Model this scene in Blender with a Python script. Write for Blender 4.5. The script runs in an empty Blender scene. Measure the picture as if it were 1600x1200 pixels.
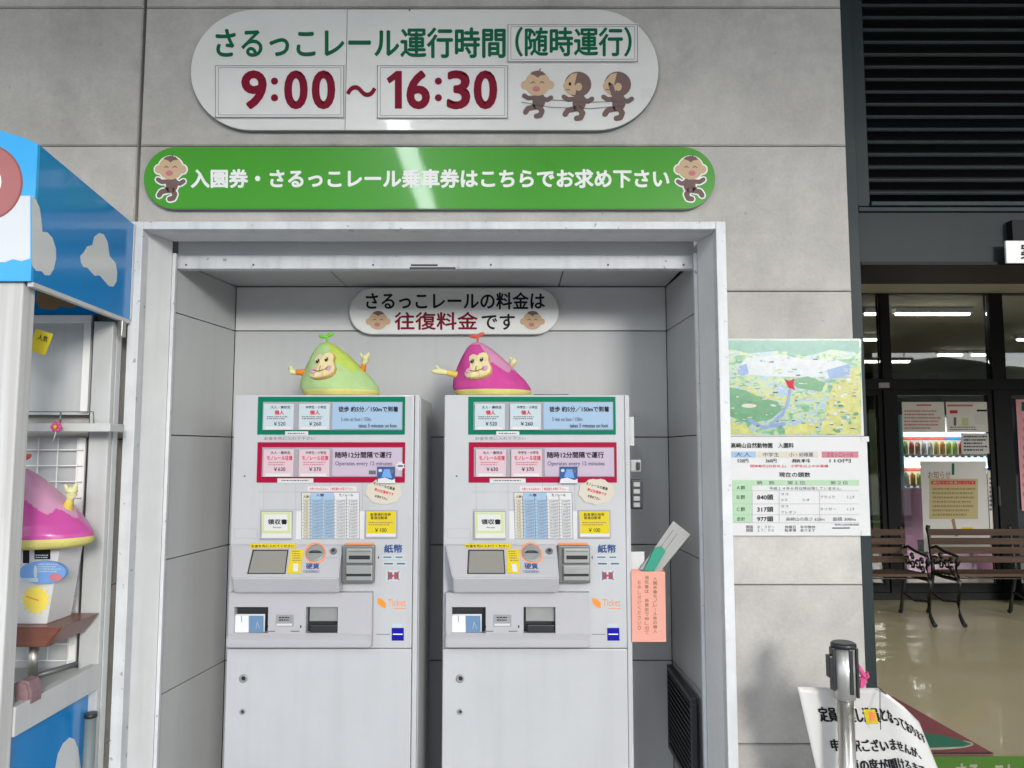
import bpy, bmesh, math, random
from mathutils import Vector, Matrix
random.seed(7)
R = math.radians
sc = bpy.context.scene
COL = sc.collection
# ------------------------------------------------------------------ camera, sky, sun, exposure
F_PX = 1200.0
PITCH = 4.9
CAM = Vector((0, -2.5, 1.5))
cd = bpy.data.cameras.new('camera'); cam = bpy.data.objects.new('camera', cd); COL.objects.link(cam)
cam.location = CAM; cam.rotation_euler = (R(90 + PITCH), 0, 0)
cd.sensor_fit = 'HORIZONTAL'; cd.sensor_width = 36; cd.lens = 36 * F_PX / 1600
cd.clip_start = .02; cd.clip_end = 3000
sc.camera = cam
W = bpy.data.worlds.new('World'); sc.world = W; W.use_nodes = True
nt = W.node_tree; bg = nt.nodes['Background']
sky = nt.nodes.new('ShaderNodeTexSky'); sky.sky_type = 'NISHITA'; sky.sun_disc = False
SUN_EL, SUN_AZ = 15, 158           # azimuth from +y clockwise
sky.sun_elevation = R(SUN_EL); sky.sun_rotation = R(SUN_AZ); sky.dust_density = .3; sky.air_density = 1; sky.ozone_density = 4
hs = nt.nodes.new('ShaderNodeHueSaturation'); hs.inputs['Saturation'].default_value = .27
nt.links.new(sky.outputs[0], hs.inputs['Color']); nt.links.new(hs.outputs[0], bg.inputs[0])
bg.inputs[1].default_value = .14
sd = bpy.data.lights.new('sun', 'SUN'); sun = bpy.data.objects.new('sun', sd); COL.objects.link(sun)
sd.energy = .75; sd.angle = R(12); sd.color = (1, .95, .89)
ds = Vector((math.sin(R(SUN_AZ)) * math.cos(R(SUN_EL)), math.cos(R(SUN_AZ)) * math.cos(R(SUN_EL)), math.sin(R(SUN_EL))))
sun.rotation_euler = ds.to_track_quat('Z', 'Y').to_euler(); sun.location = (4, -8, 6)
vs = sc.view_settings; vs.view_transform = 'Standard'; vs.look = 'None'; vs.gamma = 1; vs.use_curve_mapping = False
vs.exposure = 1.53
sc.cycles.max_bounces = 10; sc.cycles.diffuse_bounces = 5; sc.cycles.transparent_max_bounces = 12

# ------------------------------------------------------------------ pixel -> place
cp, sp = math.cos(R(PITCH)), math.sin(R(PITCH))
def ray(px, py):
    a = (px - 800) / F_PX; b = (600 - py) / F_PX
    return Vector((a, cp - b * sp, sp + b * cp))
def U(px, py, Y):
    r = ray(px, py); t = (Y - CAM.y) / r.y
    return CAM + r * t
def UP(px, py, p0, n):
    r = ray(px, py); t = (p0 - CAM).dot(n) / r.dot(n)
    return CAM + r * t
def UX(px, py, X):
    r = ray(px, py); return CAM + r * ((X - CAM.x) / r.x)
def UZ(px, py, Z):
    r = ray(px, py); return CAM + r * ((Z - CAM.z) / r.z)
def rectU(x0, y0, x1, y1, Y):      # upright rectangle in plane y=Y
    xm, ym = (x0 + x1) / 2, (y0 + y1) / 2
    return U(x0, ym, Y).x, U(x1, ym, Y).x, U(xm, y1, Y).z, U(xm, y0, Y).z

# ------------------------------------------------------------------ materials
MATS = {}
def mat(name, col, rough=.5, metal=0, var=0, vscale=6, bump=0, bscale=60, coat=0, emis=None, estr=0, spec=.5, trans=0, streak=0, chips=0):
    if name in MATS: return MATS[name]
    m = bpy.data.materials.new(name); m.use_nodes = True; MATS[name] = m
    t = m.node_tree; N = t.nodes; L = t.links; b = N['Principled BSDF']
    c = (*col, 1)
    b.inputs['Base Color'].default_value = c; b.inputs['Roughness'].default_value = rough
    b.inputs['Metallic'].default_value = metal; b.inputs['Coat Weight'].default_value = coat
    b.inputs['Coat Roughness'].default_value = .05
    b.inputs['Specular IOR Level'].default_value = spec
    if emis: b.inputs['Emission Color'].default_value = (*emis, 1); b.inputs['Emission Strength'].default_value = estr
    g = None
    if var or bump or streak: g = N.new('ShaderNodeNewGeometry')
    if var or streak:
        n = N.new('ShaderNodeTexNoise'); n.inputs['Scale'].default_value = vscale; n.inputs['Detail'].default_value = 6; n.inputs['Roughness'].default_value = .65
        L.new(g.outputs['Position'], n.inputs['Vector'])
        cr = N.new('ShaderNodeMapRange'); cr.inputs[1].default_value = .3; cr.inputs[2].default_value = .7
        cr.inputs[3].default_value = 1 - var; cr.inputs[4].default_value = 1 + var * .6
        L.new(n.outputs['Fac'], cr.inputs[0])
        vm = N.new('ShaderNodeVectorMath'); vm.operation = 'SCALE'; vm.inputs[0].default_value = col
        L.new(cr.outputs[0], vm.inputs['Scale']); out = vm.outputs[0]
        if streak:
            mp = N.new('ShaderNodeMapping'); mp.inputs['Scale'].default_value = (22, 22, 1.1); L.new(g.outputs['Position'], mp.inputs['Vector'])
            n2 = N.new('ShaderNodeTexNoise'); n2.inputs['Scale'].default_value = 1; n2.inputs['Detail'].default_value = 5; L.new(mp.outputs[0], n2.inputs['Vector'])
            r2 = N.new('ShaderNodeMapRange'); r2.inputs[1].default_value = .48; r2.inputs[2].default_value = .75; r2.inputs[3].default_value = 1; r2.inputs[4].default_value = 1 - streak
            L.new(n2.outputs['Fac'], r2.inputs[0])
            v2 = N.new('ShaderNodeVectorMath'); v2.operation = 'SCALE'; L.new(out, v2.inputs[0]); L.new(r2.outputs[0], v2.inputs['Scale']); out = v2.outputs[0]
        if chips:
            n4 = N.new('ShaderNodeTexNoise'); n4.inputs['Scale'].default_value = 38; n4.inputs['Detail'].default_value = 4; L.new(g.outputs['Position'], n4.inputs['Vector'])
            r4 = N.new('ShaderNodeMapRange'); r4.inputs[1].default_value = .665; r4.inputs[2].default_value = .69; r4.inputs[3].default_value = 1; r4.inputs[4].default_value = 1 - chips
            L.new(n4.outputs['Fac'], r4.inputs[0]); v4 = N.new('ShaderNodeVectorMath'); v4.operation = 'SCALE'; L.new(out, v4.inputs[0]); L.new(r4.outputs[0], v4.inputs['Scale']); out = v4.outputs[0]
        L.new(out, b.inputs['Base Color'])
        r3 = N.new('ShaderNodeMapRange'); r3.inputs[3].default_value = max(0, rough - .08); r3.inputs[4].default_value = min(1, rough + .1)
        L.new(n.outputs['Fac'], r3.inputs[0]); L.new(r3.outputs[0], b.inputs['Roughness'])
    if bump:
        n = N.new('ShaderNodeTexNoise'); n.inputs['Scale'].default_value = bscale; n.inputs['Detail'].default_value = 5
        L.new(g.outputs['Position'], n.inputs['Vector'])
        bp = N.new('ShaderNodeBump'); bp.inputs['Strength'].default_value = bump; bp.inputs['Distance'].default_value = .004
        L.new(n.outputs['Fac'], bp.inputs['Height']); L.new(bp.outputs[0], b.inputs['Normal'])
    return m

def concrete(name, base):
    m = bpy.data.materials.new(name); m.use_nodes = True; t = m.node_tree; N = t.nodes; L = t.links; b = N['Principled BSDF']
    b.inputs['Roughness'].default_value = .8; b.inputs['Specular IOR Level'].default_value = .3
    g = N.new('ShaderNodeNewGeometry'); oi = N.new('ShaderNodeObjectInfo')
    def noise(scale, det=6, rough=.6, sc3=None):
        n = N.new('ShaderNodeTexNoise'); n.inputs['Scale'].default_value = scale; n.inputs['Detail'].default_value = det; n.inputs['Roughness'].default_value = rough
        src = g.outputs['Position']
        if sc3:
            mp = N.new('ShaderNodeMapping'); mp.inputs['Scale'].default_value = sc3; L.new(src, mp.inputs['Vector']); src = mp.outputs[0]
        L.new(src, n.inputs['Vector']); return n.outputs['Fac']
    def ramp(src, a, b_, c, d):
        r = N.new('ShaderNodeMapRange'); r.inputs[1].default_value = a; r.inputs[2].default_value = b_; r.inputs[3].default_value = c; r.inputs[4].default_value = d
        L.new(src, r.inputs[0]); return r.outputs[0]
    def mul(a, b_):
        r = N.new('ShaderNodeMath'); r.operation = 'MULTIPLY'; L.new(a, r.inputs[0]); L.new(b_, r.inputs[1]); return r.outputs[0]
    f = ramp(noise(2.2, 8, .72), .3, .7, .78, 1.14)
    f = mul(f, ramp(noise(9, 8, .7), .35, .7, .90, 1.08))
    f = mul(f, ramp(noise(90, 3, .6), .3, .7, .96, 1.04))
    f = mul(f, ramp(noise(1, 6, .65, (9, 9, .9)), .52, .78, 1, .90))
    f = mul(f, ramp(noise(34, 2, .5), .70, .76, 1, .72))        # small dark pits
    f = mul(f, ramp(noise(3.1, 9, .75), .56, .74, 1, 1.12))     # pale lime bloom
    f = mul(f, ramp(oi.outputs['Random'], 0, 1, .92, 1.06))
    vm = N.new('ShaderNodeVectorMath'); vm.operation = 'SCALE'; vm.inputs[0].default_value = base; L.new(f, vm.inputs['Scale'])
    L.new(vm.outputs[0], b.inputs['Base Color'])
    bp = N.new('ShaderNodeBump'); bp.inputs['Strength'].default_value = .25; bp.inputs['Distance'].default_value = .004
    L.new(noise(45, 6, .7), bp.inputs['Height']); L.new(bp.outputs[0], b.inputs['Normal'])
    MATS[name] = m; return m

def glass(name, tint=(.9, .93, .92)):
    m = bpy.data.materials.new(name); m.use_nodes = True; t = m.node_tree; N = t.nodes; L = t.links
    N.remove(N['Principled BSDF']); o = N['Material Output']
    tr = N.new('ShaderNodeBsdfTransparent'); tr.inputs[0].default_value = (*tint, 1)
    gl = N.new('ShaderNodeBsdfGlossy'); gl.inputs['Roughness'].default_value = .01
    fr = N.new('ShaderNodeFresnel'); fr.inputs[0].default_value = 1.5
    mx = N.new('ShaderNodeMixShader'); L.new(fr.outputs[0], mx.inputs[0]); L.new(tr.outputs[0], mx.inputs[1]); L.new(gl.outputs[0], mx.inputs[2])
    L.new(mx.outputs[0], o.inputs[0]); MATS[name] = m; return m

def wood(name, c1, c2, rough=.6, axis=0, bump=.2):
    m = bpy.data.materials.new(name); m.use_nodes = True; t = m.node_tree; N = t.nodes; L = t.links; b = N['Principled BSDF']
    b.inputs['Roughness'].default_value = rough
    g = N.new('ShaderNodeNewGeometry'); mp = N.new('ShaderNodeMapping')
    s = [40, 40, 40]; s[axis] = 1.6; mp.inputs['Scale'].default_value = s; L.new(g.outputs['Position'], mp.inputs['Vector'])
    n = N.new('ShaderNodeTexNoise'); n.inputs['Scale'].default_value = 1; n.inputs['Detail'].default_value = 6; n.inputs['Distortion'].default_value = .6
    L.new(mp.outputs[0], n.inputs['Vector'])
    cr = N.new('ShaderNodeValToRGB'); cr.color_ramp.elements[0].position = .35; cr.color_ramp.elements[1].position = .65
    cr.color_ramp.elements[0].color = (*c1, 1); cr.color_ramp.elements[1].color = (*c2, 1)
    L.new(n.outputs['Fac'], cr.inputs[0]); L.new(cr.outputs[0], b.inputs['Base Color'])
    bp = N.new('ShaderNodeBump'); bp.inputs['Strength'].default_value = bump; bp.inputs['Distance'].default_value = .003
    L.new(n.outputs['Fac'], bp.inputs['Height']); L.new(bp.outputs[0], b.inputs['Normal'])
    MATS[name] = m; return m

CONC = concrete('concrete', (.465, .445, .415))
M_white = mat('white_sign', (.66, .66, .63), .3, var=.05, vscale=5, coat=.35)
M_plate = mat('white_plate', (.68, .67, .65), .35, var=.04, vscale=9)
M_signgreen = mat('sign_green', (.055, .30, .022), .3, var=.05, vscale=3, coat=.35, spec=.2)
M_dgreen = mat('letter_green', (.004, .115, .05), .45, spec=.12)
M_maroon = mat('letter_maroon', (.19, .004, .022), .45, spec=.12)
M_ink = mat('ink_black', (.015, .015, .018), .5, spec=.12)
M_ink2 = mat('ink_grey', (.12, .12, .14), .5, spec=.12)
M_red = mat('ink_red', (.55, .03, .06), .5, spec=.12)
M_letw = mat('letter_white', (.8, .8, .78), .4, spec=.12)
M_edge = mat('sign_edge', (.16, .17, .16), .5)
M_brown = mat('cartoon_brown', (.17, .11, .10), .5, spec=.12)
M_skin = mat('cartoon_skin', (.55, .39, .25), .5, spec=.12)
M_pinkc = mat('cartoon_pink', (.5, .18, .2), .5, spec=.12)
M_frame = mat('white_frame_paint', (.60, .615, .625), .45, var=.10, vscale=12, bump=.12, bscale=40, streak=.18, chips=.45)
M_jamb = mat('jamb_paint', (.66, .665, .66), .5, var=.06, vscale=8, streak=.08)
M_alc = mat('alcove_panel', (.45, .458, .455), .42, var=.05, vscale=3, bump=.03, bscale=30, streak=.05)
M_alclift = mat('alcove_panel_lightened', (.56, .565, .56), .45, var=.05, vscale=3)  # upper alcove tone, lightened in the colour to offset the shade there
M_black = mat('black_gap', (.012, .012, .013), .7)
M_steel = mat('dark_green_steel', (.014, .024, .026), .5, spec=.25, var=.15, vscale=5, streak=.1)
M_steel2 = mat('slat_steel', (.035, .04, .04), .5, spec=.25, var=.1, vscale=5)
M_mach = mat('machine_white', (.455, .463, .475), .36, var=.06, vscale=2.2, streak=.05, bump=.015, bscale=200, coat=.15)
M_machg = mat('machine_grey', (.40, .395, .415), .45, var=.03, vscale=6, bump=.03, bscale=300)
M_machs = mat('machine_side', (.50, .505, .51), .4, var=.04, vscale=5)
M_gun = mat('gunmetal', (.17, .18, .175), .38, metal=.4, var=.08, vscale=20)
M_gun2 = mat('gunmetal_light', (.32, .33, .32), .35, metal=.4, var=.06, vscale=20)
M_chrome = mat('brushed_steel', (.50, .48, .44), .33, metal=1, var=.06, vscale=30)
M_blk = mat('black_plastic', (.018, .02, .022), .35, var=.1, vscale=12)
M_lcd = mat('lcd_screen', (.24, .235, .21), .15, coat=1)
M_yel = mat('sticker_yellow', (0.593, 0.471, 0.023), .45, spec=.12)
M_org = mat('sticker_orange', (.80, .26, .09), .45, spec=.12)
M_orglogo = mat('logo_orange', (.8, .25, .02), .45)
M_pgreen = mat('panel_green', (0.000, 0.152, 0.084), .35, spec=.12)
M_pred = mat('panel_red', (0.319, 0.004, 0.038), .35, spec=.12)
M_pgrey = mat('panel_grey', (0.319, 0.312, 0.334), .4, spec=.12)
M_lblue = mat('print_lightblue', (0.304, 0.426, 0.562), .35, spec=.12)
M_pblue = mat('print_paleblue', (0.456, 0.532, 0.562), .35, spec=.12)
M_lpink = mat('print_palepink', (0.562, 0.426, 0.471), .35, spec=.12)
M_lav = mat('print_lavender', (0.456, 0.380, 0.471), .35, spec=.12)
M_paper = mat('paper_white', (0.578, 0.578, 0.570), .6, var=.03, vscale=10)
M_cream = mat('paper_cream', (0.532, 0.502, 0.395), .6)
M_limeb = mat('print_limegreen', (0.471, 0.547, 0.251), .5)
M_navy = mat('print_navy', (.01, .01, .28), .35, spec=.12)
M_dkblue = mat('print_darkblue', (.05, .09, .22), .35, spec=.12)
M_midblue = mat('print_midblue', (.14, .30, .62), .4, spec=.12)
M_blue = mat('kiosk_blue', (.0, .20, .52), .22, var=.04, vscale=2, coat=.5)
M_blue2 = mat('kiosk_front_blue', (.02, .34, .72), .3, coat=.4)
M_cloud = mat('kiosk_cloud', (.58, .59, .58), .3, coat=.4)
M_mar2 = mat('kiosk_disc', (.36, .12, .12), .45)
M_wpost = wood('painted_post', (.44, .43, .41), (.55, .55, .54), .55, 2, .25)
M_wpaint = mat('white_painted_wood', (.49, .50, .49), .5, var=.05, vscale=10, streak=.08)
M_tan = mat('kiosk_tan', (.26, .16, .06), .6)
M_trayw = wood('tray_brown', (.13, .045, .03), (.19, .07, .045), .3, 0, .05)
M_floor = mat('indoor_floor', (.42, .375, .245), .40, var=.07, vscale=1.2, coat=.3)
M_ground = mat('pavement', (.34, .345, .35), .85, var=.12, vscale=3, bump=.3, bscale=80)
M_ceil = mat('ceiling_olive', (.50, .47, .36), .8, var=.03, vscale=2)
M_canopy = mat('canopy_soffit', (.62, .61, .58), .7, var=.04)
M_roomw = mat('room_wall', (.38, .365, .29), .7, var=.05, vscale=2)
M_frameb = mat('black_aluminium', (.006, .007, .008), .5, spec=.15)
M_tube = mat('tube_light', (.9, .9, .9), .4, emis=(.93, .97, 1), estr=13)
M_tube2 = mat('room_tube_light', (.9, .9, .9), .4, emis=(1, .97, .86), estr=6)
M_tube3 = mat('passage_fill_light', (.9, .9, .9), .4, emis=(1, .96, .84), estr=13)  # glow of the added passage fill lamps
M_slat = wood('bench_wood', (.05, .026, .014), (.085, .046, .026), .75, 0, .2)
M_iron = mat('cast_iron', (.012, .015, .013), .45, bump=.15, bscale=120)
M_vpink = mat('vending_pink', (.50, .20, .38), .35, coat=.3)
M_vwhite = mat('vending_white', (.7, .72, .74), .3)
M_vlit = mat('vending_lit', (.7, .7, .7), .4, emis=(.85, .93, 1), estr=.25)
GLASS = glass('storefront_glass')
M_coral = mat('coral_paper', (0.680, 0.306, 0.238), .6, var=.03, vscale=12)
M_teal = mat('teal_plastic', (.02, .26, .17), .35)
M_greyp = mat('grey_card', (.33, .33, .31), .55, var=.06, vscale=15)

# ------------------------------------------------------------------ builders
ORG = Vector((0, 0, 0))
def thing(name, label, cat, loc=(0, 0, 0), group=None):
    global ORG
    o = bpy.data.objects.new(name, None); COL.objects.link(o); o.empty_display_size = .1
    o.location = loc; o['label'] = label; o['category'] = cat
    if group: o['group'] = group
    ORG = Vector(loc); return o
def tag(o, label, cat, group=None):
    o['label'] = label; o['category'] = cat
    if group: o['group'] = group
    return o
def use(o):
    global ORG
    ORG = Vector(o.location) if o else Vector((0, 0, 0))
def link(name, bm, mats, parent=None, smooth=False, kind=None):
    me = bpy.data.meshes.new(name)
    if parent is None:                                   # own origin at base centre
        if len(bm.verts):
            xs = [v.co.x for v in bm.verts]; ys = [v.co.y for v in bm.verts]; zs = [v.co.z for v in bm.verts]
            o0 = Vector(((min(xs) + max(xs)) / 2, (min(ys) + max(ys)) / 2, min(zs)))
        else: o0 = Vector((0, 0, 0))
    else: o0 = ORG
    bmesh.ops.translate(bm, verts=bm.verts, vec=-o0)
    bm.to_mesh(me); bm.free()
    for m in (mats if isinstance(mats, (list, tuple)) else [mats]): me.materials.append(m)
    if smooth:
        for p in me.polygons: p.use_smooth = True
    o = bpy.data.objects.new(name, me); COL.objects.link(o)
    if parent is None: o.location = o0
    else: o.parent = parent
    if kind: o['kind'] = kind
    return o
def bx(bm, x0, x1, y0, y1, z0, z1, bev=0, seg=2, mi=0):
    r = bmesh.ops.create_cube(bm, size=1)
    vsx = r['verts']
    for v in vsx:
        v.co = Vector(((x0 + x1) / 2 + v.co.x * (x1 - x0), (y0 + y1) / 2 + v.co.y * (y1 - y0), (z0 + z1) / 2 + v.co.z * (z1 - z0)))
    fs = set(f for v in vsx for f in v.link_faces)
    for f in fs: f.material_index = mi
    if bev:
        es = list(set(e for v in vsx for e in v.link_edges))
        bmesh.ops.bevel(bm, geom=es, offset=bev, segments=seg, affect='EDGES', profile=.6)
def box(name, x0, x1, y0, y1, z0, z1, m, parent=None, bev=0, kind=None):
    bm = bmesh.new(); bx(bm, x0, x1, y0, y1, z0, z1, bev)
    return link(name, bm, m, parent, kind=kind)
def prism(bm, pts, y0, y1, mi=0, bev=0):                 # pts (x,z), extruded y0(front)->y1
    a = [bm.verts.new((x, y0, z)) for x, z in pts]; b = [bm.verts.new((x, y1, z)) for x, z in pts]
    n = len(pts); fs = []
    fs.append(bm.faces.new(a)); fs.append(bm.faces.new(b[::-1]))
    for i in range(n):
        fs.append(bm.faces.new((a[i], b[i], b[(i + 1) % n], a[(i + 1) % n])))
    for f in fs: f.material_index = mi
    bmesh.ops.recalc_face_normals(bm, faces=fs)
    if bev: bmesh.ops.bevel(bm, geom=list(fs[0].edges), offset=bev, segments=2, affect='EDGES')
def prismo(name, pts, y0, y1, m, parent=None, bev=0):
    bm = bmesh.new(); prism(bm, pts, y0, y1, 0, bev); return link(name, bm, m, parent)
def prismx(name, pts, x0, x1, m, parent=None, bev=0):    # pts (y,z)
    bm = bmesh.new(); prism(bm, pts, 0, 1, 0, 0)
    for v in bm.verts:
        y, z, k = v.co.x, v.co.z, v.co.y
        v.co = Vector((x0 + (x1 - x0) * k, y, z))
    bmesh.ops.recalc_face_normals(bm, faces=bm.faces)
    if bev: bmesh.ops.bevel(bm, geom=list(bm.edges), offset=bev, segments=2, affect='EDGES')
    return link(name, bm, m, parent)
def tube(bm, pts, r, seg=10, cap=True, mi=0):
    pts = [Vector(p) for p in pts]; rings = []
    n = len(pts)
    rr = r if isinstance(r, (list, tuple)) else [r] * n
    up = Vector((0, 0, 1))
    for i, p in enumerate(pts):
        d = (pts[min(i + 1, n - 1)] - pts[max(i - 1, 0)]).normalized()
        a = up if abs(d.dot(up)) < .95 else Vector((0, 1, 0))
        u = d.cross(a).normalized(); v = d.cross(u).normalized()
        rings.append([bm.verts.new(p + u * math.cos(2 * math.pi * k / seg) * rr[i] + v * math.sin(2 * math.pi * k / seg) * rr[i]) for k in range(seg)])
    fs = []
    for i in range(n - 1):
        for k in range(seg):
            fs.append(bm.faces.new((rings[i][k], rings[i][(k + 1) % seg], rings[i + 1][(k + 1) % seg], rings[i + 1][k])))
    if cap: fs.append(bm.faces.new(rings[0][::-1])); fs.append(bm.faces.new(rings[-1]))
    for f in fs: f.material_index = mi; f.smooth = len(f.verts) == 4
    bmesh.ops.recalc_face_normals(bm, faces=fs)
def tubeo(name, pts, r, m, parent=None, seg=10):
    bm = bmesh.new(); tube(bm, pts, r, seg); return link(name, bm, m, parent)
def disc_pts(cx, cz, rx, rz=None, n=40, rot=0):
    rz = rz or rx; c, s = math.cos(rot), math.sin(rot)
    return [(cx + c * rx * math.cos(2 * math.pi * i / n) - s * rz * math.sin(2 * math.pi * i / n),
             cz + s * rx * math.cos(2 * math.pi * i / n) + c * rz * math.sin(2 * math.pi * i / n)) for i in range(n)]
def stadium(x0, x1, z0, z1, n=20):
    r = (z1 - z0) / 2; cz = (z0 + z1) / 2; p = []
    for i in range(n + 1):
        a = math.pi / 2 - math.pi * i / n; p.append((x1 - r + r * math.cos(a), cz + r * math.sin(a)))
    for i in range(n + 1):
        a = -math.pi / 2 - math.pi * i / n; p.append((x0 + r + r * math.cos(a), cz + r * math.sin(a)))
    return p
_tc = {}
def glyphs(s, off=0.0, vert=False):
    k = (s, off)
    if k in _tc: return _tc[k]
    c = bpy.data.curves.new('t', 'FONT'); c.body = s; c.size = 1; c.offset = off; c.resolution_u = 4; c.fill_mode = 'FRONT'
    o = bpy.data.objects.new('t', c); COL.objects.link(o)
    dg = bpy.context.evaluated_depsgraph_get(); dg.update()
    me = bpy.data.meshes.new_from_object(o.evaluated_get(dg))
    vsx = [(v.co.x, v.co.y) for v in me.vertices]; fs = [tuple(p.vertices) for p in me.polygons]
    bpy.data.objects.remove(o); bpy.data.curves.remove(c); bpy.data.meshes.remove(me)
    _tc[k] = (vsx, fs); return _tc[k]

class Flat:
    """flat print (paint, ink, stickers) on a plane: works in photo pixels mapped onto that plane, or in metres with px=False"""
    def __init__(s, p0, n=(0, -1, 0), lift=.0006, fn=None, shift=0):
        s.p0 = Vector(p0); s.n = Vector(n).normalized(); s.bm = bmesh.new(); s.mats = []; s.k = 0; s.lift = lift; s.fn = fn; s.shift = shift
    def pt(s, x, y, ly):
        p = s.fn(x, y) if s.fn else UP(x, y, s.p0, s.n)
        nn = s.n
        return p + nn * (s.lift + ly * .00035 + (s.k % 11) * .00002) + Vector((s.shift, 0, 0))
    def mi(s, m):
        if m not in s.mats: s.mats.append(m)
        return s.mats.index(m)
    def poly(s, pts, m, ly=0):
        s.k += 1
        f = s.bm.faces.new([s.bm.verts.new(s.pt(x, y, ly)) for x, y in pts]); f.material_index = s.mi(m)
        f.normal_update()
        if f.normal.dot(s.n) < 0: f.normal_flip()
    def rect(s, x0, y0, x1, y1, m, ly=0, rot=0):
        cx, cy = (x0 + x1) / 2, (y0 + y1) / 2; c, si = math.cos(R(rot)), math.sin(R(rot))
        s.poly([(cx + (x - cx) * c - (y - cy) * si, cy + (x - cx) * si + (y - cy) * c) for x, y in ((x0, y0), (x1, y0), (x1, y1), (x0, y1))], m, ly)
    def ell(s, cx, cy, rx, ry, m, ly=0, rot=0, n=22):
        s.poly(disc_pts(cx, cy, rx, ry, n, R(rot)), m, ly)
    def ring(s, cx, cy, r0, r1, m, ly=0, n=32):
        for i in range(n):
            a, b = 2 * math.pi * i / n, 2 * math.pi * (i + 1) / n
            s.k = 0
            s.poly([(cx + r0 * math.cos(a), cy + r0 * math.sin(a)), (cx + r1 * math.cos(a), cy + r1 * math.sin(a)), (cx + r1 * math.cos(b), cy + r1 * math.sin(b)), (cx + r0 * math.cos(b), cy + r0 * math.sin(b))], m, ly)
    def frame(s, x0, y0, x1, y1, w, m, ly=0):
        s.rect(x0, y0, x1, y0 + w, m, ly); s.rect(x0, y1 - w, x1, y1, m, ly); s.rect(x0, y0 + w, x0 + w, y1 - w, m, ly); s.rect(x1 - w, y0 + w, x1, y1 - w, m, ly)
    def stroke(s, pts, w, m, ly=0):
        for i in range(len(pts) - 1):
            (ax, ay), (bx_, by) = pts[i], pts[i + 1]; d = math.hypot(bx_ - ax, by - ay) or 1e-6
            ux, uy = -(by - ay) / d * w / 2, (bx_ - ax) / d * w / 2
            s.poly([(ax + ux, ay + uy), (bx_ + ux, by + uy), (bx_ - ux, by - uy), (ax - ux, ay - uy)], m, ly)
            s.ell(bx_, by, w / 2, w / 2, m, ly, n=8)
        s.ell(pts[0][0], pts[0][1], w / 2, w / 2, m, ly, n=8)
    def text(s, t, x0, y0, x1, y1, m, ly=1, bold=.012, rot=0):
        vsx, fs = glyphs(t, 0.0)
        if not vsx: return
        hgt = abs(y1 - y0) / max(1, t.count('\n') + 1); bb = bold * hgt * 1.15
        sh = [(0, 0)] if bold < .008 else ([(-bb, 0), (bb, 0), (0, -bb), (0, bb)] if bold < .03 else [(bb * math.cos(i * math.pi / 6), bb * math.sin(i * math.pi / 6)) for i in range(12)] + [(0, 0)])
        if bold >= .03: x0 += bb; x1 -= bb; y0, y1 = (y0 + bb, y1 - bb) if y1 > y0 else (y0, y1)
        for (ox, oy) in sh: s._text(vsx, fs, x0 + ox, y0 + oy, x1 + ox, y1 + oy, m, ly, rot)
    def _text(s, vsx, fs, x0, y0, x1, y1, m, ly, rot):
        a0 = min(v[0] for v in vsx); a1 = max(v[0] for v in vsx); b0 = min(v[1] for v in vsx); b1 = max(v[1] for v in vsx)
        s.k += 1; cx, cy = (x0 + x1) / 2, (y0 + y1) / 2; c, si = math.cos(R(rot)), math.sin(R(rot)); out = []
        for (a, b) in vsx:
            x = x0 + (a - a0) / (a1 - a0) * (x1 - x0); y = y1 - (b - b0) / max(b1 - b0, 1e-6) * (y1 - y0)
            out.append(s.bm.verts.new(s.pt(cx + (x - cx) * c - (y - cy) * si, cy + (x - cx) * si + (y - cy) * c, ly)))
        mi = s.mi(m)
        for f in fs:
            try:
                g = s.bm.faces.new([out[i] for i in f]); g.material_index = mi; g.normal_update()
                if g.normal.dot(s.n) < 0: g.normal_flip()
            except ValueError: pass
    def vtext(s, t, x, y0, y1, w, m, ly=1, bold=.012):
        n = len(t); h = (y1 - y0) / n
        for i, ch in enumerate(t):
            if ch == '　': continue
            if ch == 'ー': s.rect(x - w * .06, y0 + h * i + h * .1, x + w * .06, y0 + h * i + h * .8, m, ly); continue
            s.text(ch, x - w / 2, y0 + h * i + h * .08, x + w / 2, y0 + h * i + h * .85, m, ly, bold)
    def build(s, name, parent=None):
        return link(name, s.bm, s.mats or [M_ink], parent)

def lines(F, x0, y0, x1, y1, n, m, ly=1, seed=1):        # rows of tiny print
    rnd = random.Random(seed); h = (y1 - y0) / n
    for i in range(n):
        x = x0; end = x1 - rnd.random() * (x1 - x0) * .3
        while x < end:
            w = rnd.uniform(1.2, 4) ; F.rect(x, y0 + h * i + h * .2, min(x + w, end + .5), y0 + h * i + h * .65, m, ly); x += w + rnd.uniform(.5, 1.3)

def copy_tree(o, parent=None):
    c = o.copy(); COL.objects.link(c)
    if parent is not None: c.parent = parent
    for ch in list(o.children): copy_tree(ch, c)
    return c

# ================================================================== SETTING
def sheet(name, x0, x1, y0, y1, z, m, kind='structure'):
    bm = bmesh.new(); bm.faces.new([bm.verts.new(p) for p in ((x0, y0, z), (x1, y0, z), (x1, y1, z), (x0, y1, z))])
    return link(name, bm, m, kind=kind)
sheet('ground', -600, 600, -900, 400, -.01, M_ground)
XR = U(1329, 400, 0).x                                   # right end of the concrete wall
D_STORE = 5.35
sheet('indoor_floor', XR - .25, 9, .16, 14, -.004, M_floor)
ZC = 3.12; CZ = 3.95
box('indoor_ceiling', XR - .3, 9, .5, 14, ZC, ZC + .1, M_ceil, kind='structure')
box('passage_wall', XR - .32, XR - .12, .32, 14, -.005, ZC - .003, M_roomw, kind='structure')
box('back_wall', XR - .1, 8.99, 13.6, 13.8, -.004, ZC - .002, mat('room_dark_wall', (.05, .05, .042), .7, var=.2, vscale=1), kind='structure')
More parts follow.
